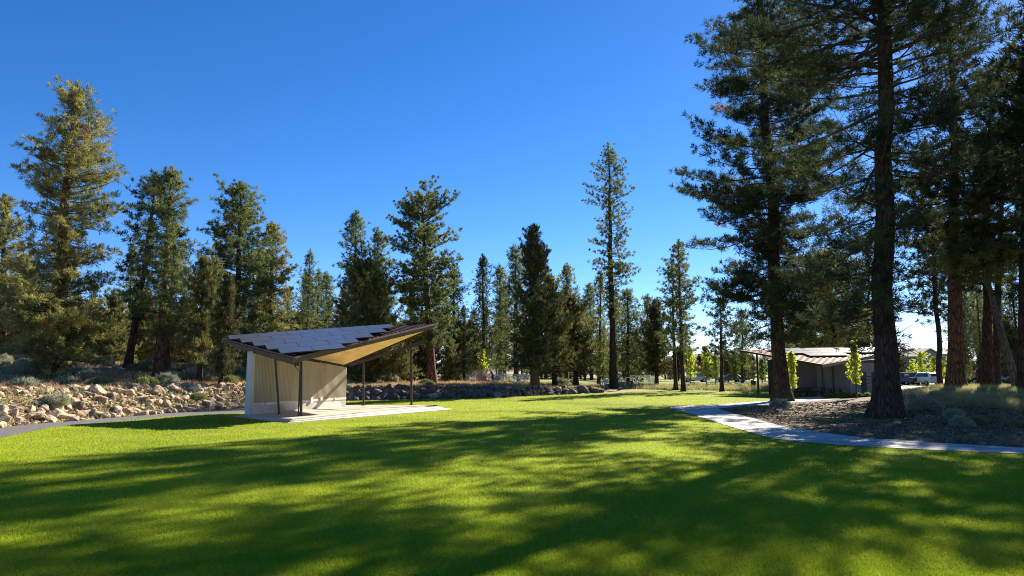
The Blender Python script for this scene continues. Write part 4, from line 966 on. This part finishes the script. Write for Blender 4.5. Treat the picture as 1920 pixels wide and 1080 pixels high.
# person in red leaning over in the playground
def skin_mesh(name, pts, edges, rad, m, parent, sub=2):
    me = bpy.data.meshes.new(name); me.from_pydata(pts, edges, []); o_ = link(name, me, parent, m)
    md = o_.modifiers.new('skin', 'SKIN'); me.skin_vertices[0].data
    for i_, r_ in enumerate(rad): me.skin_vertices[0].data[i_].radius = (r_, r_)
    me.skin_vertices[0].data[0].use_root = True
    md.use_smooth_shade = True
    o_.modifiers.new('sub', 'SUBSURF').levels = sub; o_.modifiers['sub'].render_levels = sub
    dg = bpy.context.evaluated_depsgraph_get(); ev = bpy.data.meshes.new_from_object(o_.evaluated_get(dg))
    o_.modifiers.clear(); o_.data = ev; ev.polygons.foreach_set('use_smooth', [True] * len(ev.polygons)); return o_
def person(px, Yd, H, rz_, lab, shirt, leanf=.25, S_=1.0):
    g = gz(px, Yd); r = empty('person', g, rz_, lab, 'person'); k = H / 1.75; sc = lambda P: [(x * k, y * k, z * k) for x, y, z in P]
    bodyP = [(0, 0, .95), (0, leanf * .35, 1.18), (0, leanf * .8, 1.40), (0, leanf, 1.50), (0, leanf * 1.15, 1.60), (0, leanf * 1.2, 1.68),
             (.10, 0, .90), (.12, .04, .50), (.12, -.02, .09), (.13, .12, .03), (-.10, 0, .90), (-.13, .10, .50), (-.13, .06, .09), (-.14, .20, .03),
             (.19, leanf * .8, 1.40), (.25, leanf + .05, 1.14), (.22, leanf + .27, .98), (.21, leanf + .33, .93), (-.19, leanf * .8, 1.40), (-.26, leanf + .02, 1.14), (-.24, leanf + .25, 1.0), (-.23, leanf + .31, .95)]
    bodyE = [(0, 1), (1, 2), (2, 3), (3, 4), (4, 5), (0, 6), (6, 7), (7, 8), (8, 9), (0, 10), (10, 11), (11, 12), (12, 13), (2, 14), (14, 15), (15, 16), (16, 17), (2, 18), (18, 19), (19, 20), (20, 21)]
    rad = [.13, .12, .13, .055, .09, .085, .09, .06, .04, .04, .09, .06, .04, .04, .055, .042, .03, .035, .055, .042, .03, .035]
    skin_mesh('body', sc(bodyP), bodyE, [q_ * k for q_ in rad], M['skin'], r)
    skin_mesh('shirt', sc([bodyP[0], bodyP[1], bodyP[2], (0, leanf * .93, 1.46), bodyP[14], (.235, leanf * .95, 1.22), bodyP[18], (-.24, leanf * .95, 1.22)]), [(0, 1), (1, 2), (2, 3), (2, 4), (4, 5), (2, 6), (6, 7)], [q_ * k for q_ in (.15, .15, .155, .075, .075, .06, .075, .06)], shirt, r)
    skin_mesh('trousers', sc([(0, 0, .96), bodyP[6], bodyP[7], (.12, -.02, .14), bodyP[10], bodyP[11], (-.13, .06, .14)]), [(0, 1), (1, 2), (2, 3), (0, 4), (4, 5), (5, 6)], [q_ * k for q_ in (.15, .11, .08, .06, .11, .08, .06)], M['trousers'], r)
    skin_mesh('hair', sc([(0, leanf * 1.1 - .02, 1.64), (0, leanf * 1.17 - .02, 1.74)]), [(0, 1)], [.10 * k, .085 * k], M['hair'], r, 2)
person(924, 82.5, 1.42, 1.2, 'person in a red shirt and dark trousers leaning forward behind the playground fence', M['shirt'], .3)

# ------------------------------------------------------------------ boulders
def boulder_mesh(seed, m):
    rg = random.Random(seed); bm = bmesh.new()
    for _ in range(16):
        v = Vector((rg.gauss(0, 1), rg.gauss(0, 1), rg.gauss(0, 1))).normalized() * rg.uniform(.8, 1.0); bm.verts.new((v.x * .62, v.y * .5, v.z * .40))
    r_ = bmesh.ops.convex_hull(bm, input=bm.verts); bmesh.ops.delete(bm, geom=[v for v in bm.verts if not v.link_faces], context='VERTS')
    bmesh.ops.bevel(bm, geom=bm.edges[:], offset=.03, segments=1, affect='EDGES')
    me = bpy.data.meshes.new('boulder'); bm.to_mesh(me); bm.free(); me.materials.append(m); return me
B1 = [boulder_mesh(k, M['rock']) for k in range(9)] + [boulder_mesh(20 + k, M['rock_grey']) for k in range(3)]
B2m = [boulder_mesh(40 + k, M['rock_shaded']) for k in range(6)] + [boulder_mesh(50, M['rock_grey'])]
rg = random.Random(5)
def bank_stone(px, f, size, meshes, label, group, k):
    a_ = AX(px); ty = float(np.interp(a_, toe_a, toe_y)); ww = float(np.interp(a_, *w_t)); Yd = ty + f * ww; x = a_ * Yd
    o_ = bpy.data.objects.new('boulder', rg.choice(meshes)); COL.objects.link(o_); s_ = .9 * size * (rg.uniform(.40, .80) if rg.random() < .7 else rg.uniform(.8, 1.15))
    o_.location = (x, Yd, hz(x, Yd) + s_ * .10); o_.scale = (s_ * rg.uniform(.9, 1.3), s_, s_ * rg.uniform(.85, 1.2)); o_.rotation_euler = (rg.uniform(-.4, .4), rg.uniform(-.4, .4), rg.uniform(0, 6.28))
    tag(o_, label, 'boulder', group)
def row_of(n, px0, px1):   # equal steps along the foot of the bank
    P = np.array([[AX(p), float(np.interp(AX(p), toe_a, toe_y))] for p in np.linspace(px0, px1, 300)]); xy = np.stack([P[:, 0] * P[:, 1], P[:, 1]], -1)
    d = np.r_[0, np.cumsum(np.linalg.norm(np.diff(xy, axis=0), axis=1))]; return [float(np.interp(t, d, np.linspace(px0, px1, 300))) for t in np.linspace(0, d[-1], n)]
LB = {0: 'tan boulder in the bottom row along the asphalt path', 1: 'tan boulder low in the sunlit rock bank left of the shelter', 2: 'tan boulder halfway up the sunlit rock bank left of the shelter', 3: 'tan boulder high in the sunlit rock bank left of the shelter', 4: 'tan boulder along the crest of the sunlit rock bank'}
for rw, (f, n, sz) in enumerate(((.06, 40, 1.0), (.28, 42, .95), (.50, 42, .85), (.72, 42, .85), (.93, 40, .80))):
    for k, px in enumerate(row_of(n, -15, 470)):
        bank_stone(px + rg.uniform(-5, 5), f + rg.uniform(-.14, .12), sz, B1, LB[rw], LB[rw].replace('tan boulder', 'boulders'), k)
LB2 = {0: 'dark shaded boulder in the bottom row behind the lawn', 1: 'dark shaded boulder in the middle row behind the lawn', 2: 'dark shaded boulder topping the low wall behind the lawn'}
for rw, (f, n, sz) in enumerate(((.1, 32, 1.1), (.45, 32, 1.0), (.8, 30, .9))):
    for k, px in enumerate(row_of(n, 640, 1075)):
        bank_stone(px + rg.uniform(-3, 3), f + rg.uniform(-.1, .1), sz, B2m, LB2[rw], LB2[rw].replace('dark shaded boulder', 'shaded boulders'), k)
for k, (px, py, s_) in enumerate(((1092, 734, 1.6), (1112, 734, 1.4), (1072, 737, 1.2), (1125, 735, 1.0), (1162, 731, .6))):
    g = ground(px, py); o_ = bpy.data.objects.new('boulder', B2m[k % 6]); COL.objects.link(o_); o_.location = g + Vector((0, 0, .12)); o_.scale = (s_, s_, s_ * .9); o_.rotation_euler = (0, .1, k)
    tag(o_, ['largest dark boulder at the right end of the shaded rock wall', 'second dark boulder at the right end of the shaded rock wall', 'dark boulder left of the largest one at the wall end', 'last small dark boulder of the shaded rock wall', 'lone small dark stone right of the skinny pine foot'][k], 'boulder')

# ------------------------------------------------------------------ shrubs
def bush_mesh(seed, n, r, h, blade, wd_, up=.9):
    g = np.random.default_rng(seed); th = g.uniform(0, 6.283, n); rr = np.sqrt(g.uniform(0, 1, n)) * .95; ph_ = g.uniform(.1, 1, n)
    lob = 1 + .25 * np.sin(th * 3 + seed) + .15 * np.sin(th * 5 + 2 * seed)
    C = np.stack([rr * np.cos(th) * r * lob, rr * np.sin(th) * r * lob, h * ph_ * np.sqrt(1 - rr ** 2 * .9) * (1 - .25 * g.random(n))], -1)
    Dv = C / np.array([r, r, h]) + np.array([0, 0, up]); Dv /= np.linalg.norm(Dv, axis=1)[:, None]
    V, F = needle_mesh(C, Dv, np.full(n, blade), 5, .35, wd_, g); return np_mesh('foliage', V, F)
def stem_mesh(seed, r, h):
    q = MB(); g = random.Random(seed)
    for k in range(7):
        a_ = k * .9 + g.random(); q.tube([(0, 0, -.1), (.25 * r * math.cos(a_), .25 * r * math.sin(a_), h * .3), (.7 * r * math.cos(a_), .7 * r * math.sin(a_), h * .75)], [.03, .02, .008], 4, False)
    return q
def bush_proto(kind, seed):
    r, h, m, n, bl, wd_ = {'sage': (.75, .85, 'sage', 900, .20, .030), 'rabbit': (.65, .7, 'sage_green', 800, .2, .028), 'dark': (.6, .8, 'leafgreen', 500, .16, .05)}[kind]
    return (bush_mesh(seed, n, r, h, bl, wd_), M[m], stem_mesh(seed, r, h), r, h)
BPX = 0
BP = {'sage': [bush_proto('sage', s_) for s_ in (1, 2, 3)], 'rabbit': [bush_proto('rabbit', s_) for s_ in (4, 5)], 'dark': [bush_proto('dark', 7)]}
BD = {}
def bush(kind, loc, s_, label, group=None, sq=1.0):
    v = rg.randrange(len(BP[kind])); key = (kind, v); nm = {'sage': 'sagebrush', 'rabbit': 'rabbitbrush', 'dark': 'shrub'}[kind]
    r = empty(nm, loc, rg.uniform(0, 6.28), label, 'shrub', group)
    if key not in BD:
        me, m, st, _, _ = BP[kind][v]; f_ = link('foliage', me, r, m); st_ = st.build('stems', M['limb'], r, fix=False); BD[key] = (f_, st_)
    else:
        for c in BD[key]: d = c.copy(); COL.objects.link(d); d.parent = r
    r.scale = (s_ * rg.uniform(.9, 1.2), s_ * rg.uniform(.9, 1.2), s_ * sq); return r
hand = [('sage', 165, 714, 1.25, 'large silver sagebrush right of the broad pine foot'), ('sage', 128, 710, 1.2, 'silver sagebrush close to the broad pine foot'), ('sage', 105, 762, 1.0, 'grey-green sagebrush growing low among the left boulders'),
        ('sage', 42, 692, 1.1, 'sagebrush left of the broad pine foot'), ('rabbit', 270, 716, 1.0, 'yellow-green bush below the leaning pine'), ('sage', 322, 716, 1.2, 'silver sagebrush below the paired pines'),
        ('sage', 362, 714, 1.5, 'tallest silver sagebrush left of the juniper spire'), ('rabbit', 396, 718, 1.0, 'greenish bush left of the juniper spire foot'), ('rabbit', 438, 716, 1.0, 'greenish bush right of the juniper spire foot'),
        ('rabbit', 368, 750, .8, 'small green bush in the rocks near the shelter wall'), ('rabbit', 668, 710, 1.0, 'yellow-green bush right behind the shelter wall'), ('sage', 695, 716, .9, 'small bush between the shelter back posts'),
        ('sage', 735, 716, 1.0, 'dark bush atop the shaded rock wall left of the bare red trunk'), ('sage', 842, 708, 1.1, 'round sagebrush left of the playground fence'), ('sage', 968, 731, .8, 'small bush hanging over the shaded rock wall'),
        ('sage', 1050, 722, 1.2, 'grey bush right of the red-trunked dark tree'), ('sage', 1075, 722, 1.0, 'grey bush by the largest dark boulder'),
        ('sage', 1735, 770, 1.2, 'big pale green sagebrush right of the huge trunk'), ('sage', 1712, 757, 1.1, 'pale sagebrush behind the huge trunk on its right'), ('sage', 1758, 752, 1.0, 'pale sagebrush at the left edge of the golden field'),
        ('sage', 1800, 800, .75, 'blue-green low bush in the shade of the mulch bed'), ('rabbit', 1836, 796, .7, 'low green bush in shade right of the blue-green one'), ('sage', 1790, 782, .7, 'low bush at the border of shade and golden grass'),
        ('sage', 1462, 764, .8, 'small grey bush at the foot of the dark backlit pine'), ('rabbit', 1905, 800, .6, 'low bush by the right photo edge in the mulch bed'), ('dark', 1835, 722, 1.2, 'bright green bush between red-barked and twin trunks'),
        ('dark', 1700, 722, 1.2, 'green bush beside the silver car'), ('dark', 1748, 716, 1.3, 'dark green bush right of the white car')]
for kind, px, py, s_, lab in hand:
    bush(kind, ground(px, py) - Vector((0, 0, .03)), s_ * (.72 if px < 500 or px > 1690 else .85), lab)
zone_b = lambda px: 'far left' if px < 200 else 'below the paired pines' if px < 400 else 'near the shelter' if px < 640 else 'between shelter and playground' if px < 860 else 'by the playground'
for k in range(60):
    px = rg.uniform(-20, 850); a_ = AX(px); ty = float(np.interp(a_, toe_a, toe_y)); ww = float(np.interp(a_, *w_t)); Yd = ty + ww + rg.uniform(.8, 24) ; x = a_ * Yd
    kd = 'sage' if rg.random() < .65 else 'rabbit'; nm = {'sage': 'silver sagebrush', 'rabbit': 'yellow-green rabbitbrush'}[kd]; far = Yd > ty + ww + 10
    lab = f'{nm} {"under the trees" if far else "at the front of the dry slope"}, {zone_b(px)}'
    bush(kd, (x, Yd, hz(x, Yd) - .03), rg.uniform(.5, 1.0), lab, lab.replace('sagebrush', 'sagebrushes').replace('rabbitbrush ', 'rabbitbrushes '))
ZB = [(1188, 1260, 'right of the skinny pine'), (1260, 1345, 'in front of the upright saplings'), (1345, 1440, 'left of the far shelter')]
for k in range(26):
    px = rg.uniform(1190, 1438); Yd = rg.uniform(78, 90); x = AX(px) * Yd; zz = [n_ for a_, b_, n_ in ZB if a_ <= px < b_][0]; lab = f'low green bush in the tall grass {zz}'
    bush('rabbit', (x, Yd, hz(x, Yd)), rg.uniform(.5, .9), lab, lab.replace('bush', 'bushes'))
for k, px in enumerate((1545, 1562, 1580, 1600, 1618)):
    bush('dark', (AX(px) * 56.5, 56.5, 0), .62, f'small planted shrub before the far shelter, {ORD[k]} from left')
# reddish flowering shrub beside the low house
o_ = empty('flowering_shrub', gz(1825, 112), 0, 'pinkish flowering shrub right of the red-barked trunk', 'shrub'); link('foliage', bush_mesh(9, 700, 2.2, 2.6, .5, .12), o_, M['pink']); stem_mesh(9, 2, 2.4).build('stems', M['limb'], o_, fix=False)

# ------------------------------------------------------------------ young light green trees
def sapling(px, py, toppy, half, label, Yd, seed, fol='sapling', group='young columnar trees', dense=1.0):
    x = AX(px) * Yd; g = Vector((x, Yd, hz(x, Yd))); H = at(px, toppy, Yd).z - g.z; rr = half / FPX * Yd
    pr = [(.26, rr * .45), (.36, rr * .9), (.5, rr), (.7, rr * .75), (.88, rr * .35), (1, rr * .08)]
    make_tree('young_tree', label, 'tree', g, H, pr, .045, fol, 'bark_grey', group, seed=seed, kind='juniper', bpm=9.5 * dense, D=Yd, flare=1.2, gaps=.3, tsize=.24, needle=(8, .085), bend=.03)
sapling(905, 700, 660, 9, 'yellow-green young tree behind the red play tower', 84.5, 201)
sapling(1124, 715, 662, 9, 'yellow-green young tree left of the white hoop climber', 78, 202)
sapling(1231, 715, 646, 13, 'pale young tree in front of the dark juniper cone', 84, 203)
sapling(1292, 716, 655, 14, 'pale young tree just right of the sparse tall pine', 86, 204)
sapling(1321, 717, 652, 14, 'wider pale young tree second right of the sparse tall pine', 85, 205)
sapling(1338, 717, 672, 9, 'small pale young tree touching the wider one', 87, 206)
sapling(1374, 714, 668, 12, 'darker green young tree right of the scraggly pine', 92, 207, 'leafgreen')
sapling(1425, 714, 676, 10, 'bright green young tree behind the far shelter left post', 88, 208, 'leafgreen')
sapling(1481, 731, 665, 8, 'slim lime young tree touching the dark backlit pine trunk', 54, 209)
sapling(1599, 731, 644, 12, 'lime green young tree in front of the grey block', 55, 210)
for k, (px, tp, hf, Yd, lab) in enumerate(((1706, 676, 12, 112, 'leftmost lime tree before the grey houses'), (1722, 662, 16, 108, 'tallest lime tree before the grey houses'), (1746, 672, 12, 106, 'lime tree left of the slender leaning pine'),
        (1760, 680, 12, 104, 'short lime tree behind the slender leaning pine'), (1776, 670, 11, 108, 'lime tree right of the slender leaning pine'), (1806, 684, 10, 104, 'lime tree behind the red-barked trunk right side'), (1868, 676, 12, 100, 'lime tree seen between the twin trunks'), (1890, 672, 16, 104, 'broad lime tree right of the twin trunks'))):
    sapling(px, 0, tp, hf, lab, Yd, 220 + k)

# ------------------------------------------------------------------ grass and litter
def scatter_blades(name, P, Hh, W, k, m, spread, seed, lean=.35):
    g = np.random.default_rng(seed); n = len(P); P = np.repeat(P, k, 0); Hh = np.repeat(Hh, k); W = np.repeat(W, k); N_ = len(P)
    P = P + np.stack([g.normal(0, 1, N_), g.normal(0, 1, N_), np.zeros(N_)], -1) * (spread if np.isscalar(spread) else np.repeat(spread, k))[..., None] if not np.isscalar(spread) else P + np.stack([g.normal(0, spread, N_), g.normal(0, spread, N_), np.zeros(N_)], -1)
    th = g.uniform(0, 6.283, N_); sd = np.stack([np.cos(th), np.sin(th), np.zeros(N_)], -1) * W[:, None] / 2
    h = Hh * g.uniform(.55, 1.15, N_); tip = P + np.stack([g.normal(0, lean, N_) * h, g.normal(0, lean, N_) * h, h], -1)
    V = np.stack([P - sd, P + sd, tip], 1).reshape(-1, 3); F = np.arange(len(V)).reshape(-1, 3)
    return tag(link(name, np_mesh(name, V, F), None, m), kind='stuff')
g_ = np.random.default_rng(3)
# tufts of dry grass on the slope
def tufts(name, n, px0, px1, dfun, hh, k, m, seed, spread=.12, wd_=.02):
    g = np.random.default_rng(seed); px = g.uniform(px0, px1, n); a_ = (px - 960) / FPX; Yd = dfun(a_, g.random(n), px); x = a_ * Yd; z = height(x, Yd) - .02
    nz = np.sin(x * .9 + seed) * np.sin(Yd * .8) + g.normal(0, .5, n); keep = nz > -.55; P = np.stack([x, Yd, z], -1)[keep]; Yk = Yd[keep]
    return scatter_blades(name, P, hh * g.uniform(.6, 1.3, len(P)), np.maximum(wd_, Yk / 682 * .55), k, m, spread, seed)
ty_ = lambda a_: np.interp(a_, toe_a, toe_y); tw_ = lambda a_: np.interp(a_, *w_t)
tufts('dry_grass', 11000, -60, 1130, lambda a_, t, px: ty_(a_) + tw_(a_) * .92 + 22 * t ** 1.6, .26, 9, M['dry'], 61)
tufts('bank_weeds', 900, -40, 470, lambda a_, t, px: ty_(a_) + tw_(a_) * t, .22, 12, M['field'], 62)
tufts('field_grass', 9000, 1680, 2050, lambda a_, t, px: 35.5 + 19 * t ** .8 - 3 * sm((px - 1800) / 150), .42, 10, M['field'], 63, .14)
tufts('shade_grass', 1100, 1380, 1960, lambda a_, t, px: np.interp(px, [1380, 1460, 1600, 1760, 1960], [38.5, 31, 25.5, 23, 21.5]) + np.interp(px, [1380, 1460, 1700, 1960], [3, 17, 14, 12]) * t, .16, 9, M['sage_green'], 64, .16, .012)
tufts('tall_grass', 5000, 1150, 1450, lambda a_, t, px: 76 + 10 * t, .55, 7, M['field'], 65, .2)
def rubble(name, n, px0, px1, f0, f1, s0, s1, m, seed):
    g = np.random.default_rng(seed); px = g.uniform(px0, px1, n); a_ = (px - 960) / FPX; Yd = ty_(a_) + tw_(a_) * g.uniform(f0, f1, n); x = a_ * Yd; z = height(x, Yd)
    base = np.array([(1, 0, 0), (0, 1, 0), (-1, 0, 0), (0, -1, 0), (0, 0, 1), (0, 0, -1)], float); F0 = np.array([(0, 1, 4), (1, 2, 4), (2, 3, 4), (3, 0, 4), (1, 0, 5), (2, 1, 5), (3, 2, 5), (0, 3, 5)])
    s_ = g.uniform(s0, s1, n) ; V = base[None] * s_[:, None, None] * g.uniform(.55, 1.2, (n, 6, 1)) * np.array([1, 1, .7]) + g.normal(0, .15, (n, 6, 3)) * s_[:, None, None] + np.stack([x, Yd, z + s_ * .2], -1)[:, None]
    F = (F0[None] + np.arange(n)[:, None, None] * 6).reshape(-1, 3); tag(link(name, np_mesh(name, V.reshape(-1, 3), F), None, m), kind='stuff')
rubble('rubble', 2600, -40, 475, -.02, 1.1, .04, .17, M['rock'], 81)
rubble('dark_rubble', 900, 640, 1130, -.05, 1.1, .05, .18, M['rock_shaded'], 82)
# litter of needles, cones and twigs under the big pines
n = 16000; px = g_.uniform(1350, 2100, n); a_ = (px - 960) / FPX; y0 = np.array([flat(p, float(np.interp(p, [q[0] for q in B2up], [q[1] for q in B2up]))).y for p in np.linspace(1345, 2110, 60)]); y0 = np.interp(px, np.linspace(1345, 2110, 60), y0) + .15
y1 = np.interp(px, [1345, 1400, 1460, 1550, 1700, 2100], [40.5, 43, 46, 50, 46, 40]); Yd = y0 + np.maximum(y1 - y0, 0) * g_.random(n); x = a_ * Yd
P = np.stack([x, Yd, height(x, Yd) + .03], -1); th = g_.uniform(0, 6.28, n); L_ = g_.uniform(.03, .16, n) * Yd / 30; wv = g_.uniform(.012, .05, n) * Yd / 30
d_ = np.stack([np.cos(th), np.sin(th), g_.normal(0, .25, n)], -1) * L_[:, None]; sd = np.stack([-np.sin(th), np.cos(th), g_.normal(0, .5, n)], -1) * wv[:, None]
V = np.stack([P - d_ - sd * .4, P + sd, P + d_, P - sd], 1).reshape(-1, 3)
tag(link('pine_litter', np_mesh('pine_litter', V, np.arange(len(V)).reshape(-1, 4)), None, M['litter']), kind='stuff')
# mown lawn: blades, larger and sparser with distance
n = 1300000; t = g_.random(n)
ai = g_.uniform(-.86, .86, n); u0, u1 = 6.6 ** -.9, 72 ** -.9; Yd = (u1 + (u0 - u1) * t) ** (-1 / .9); x = ai * Yd
poly = np.array(lawn_poly)
inside = np.zeros(n, bool); j = len(poly) - 1
for i in range(len(poly)):
    xi, yi = poly[i]; xj, yj = poly[j]
    c = ((yi > Yd) != (yj > Yd)) & (x < (xj - xi) * (Yd - yi) / (yj - yi + 1e-12) + xi); inside ^= c; j = i
# keep the deck free
dp = np.array([(p[0] + o.x, p[1] + o.y) for p in deckpoly(a2, b2, lb, 42.9)]); ins2 = np.zeros(n, bool); j = len(dp) - 1
for i in range(len(dp)):
    xi, yi = dp[i]; xj, yj = dp[j]; c = ((yi > Yd) != (yj > Yd)) & (x < (xj - xi) * (Yd - yi) / (yj - yi + 1e-12) + xi); ins2 ^= c; j = i
k_ = inside & ~ins2; x = x[k_]; Yd = Yd[k_]
scatter_blades('mown_grass', np.stack([x, Yd, .005 + lawnz(x, Yd)], -1), np.full(len(x), .062) * (.85 + .3 * (np.sin(x * 2.1) * np.sin(Yd * 1.7) * .5 + .5)), np.maximum(.007, Yd / 682 * .42), 1, M['blade'], .0, 71, .45)
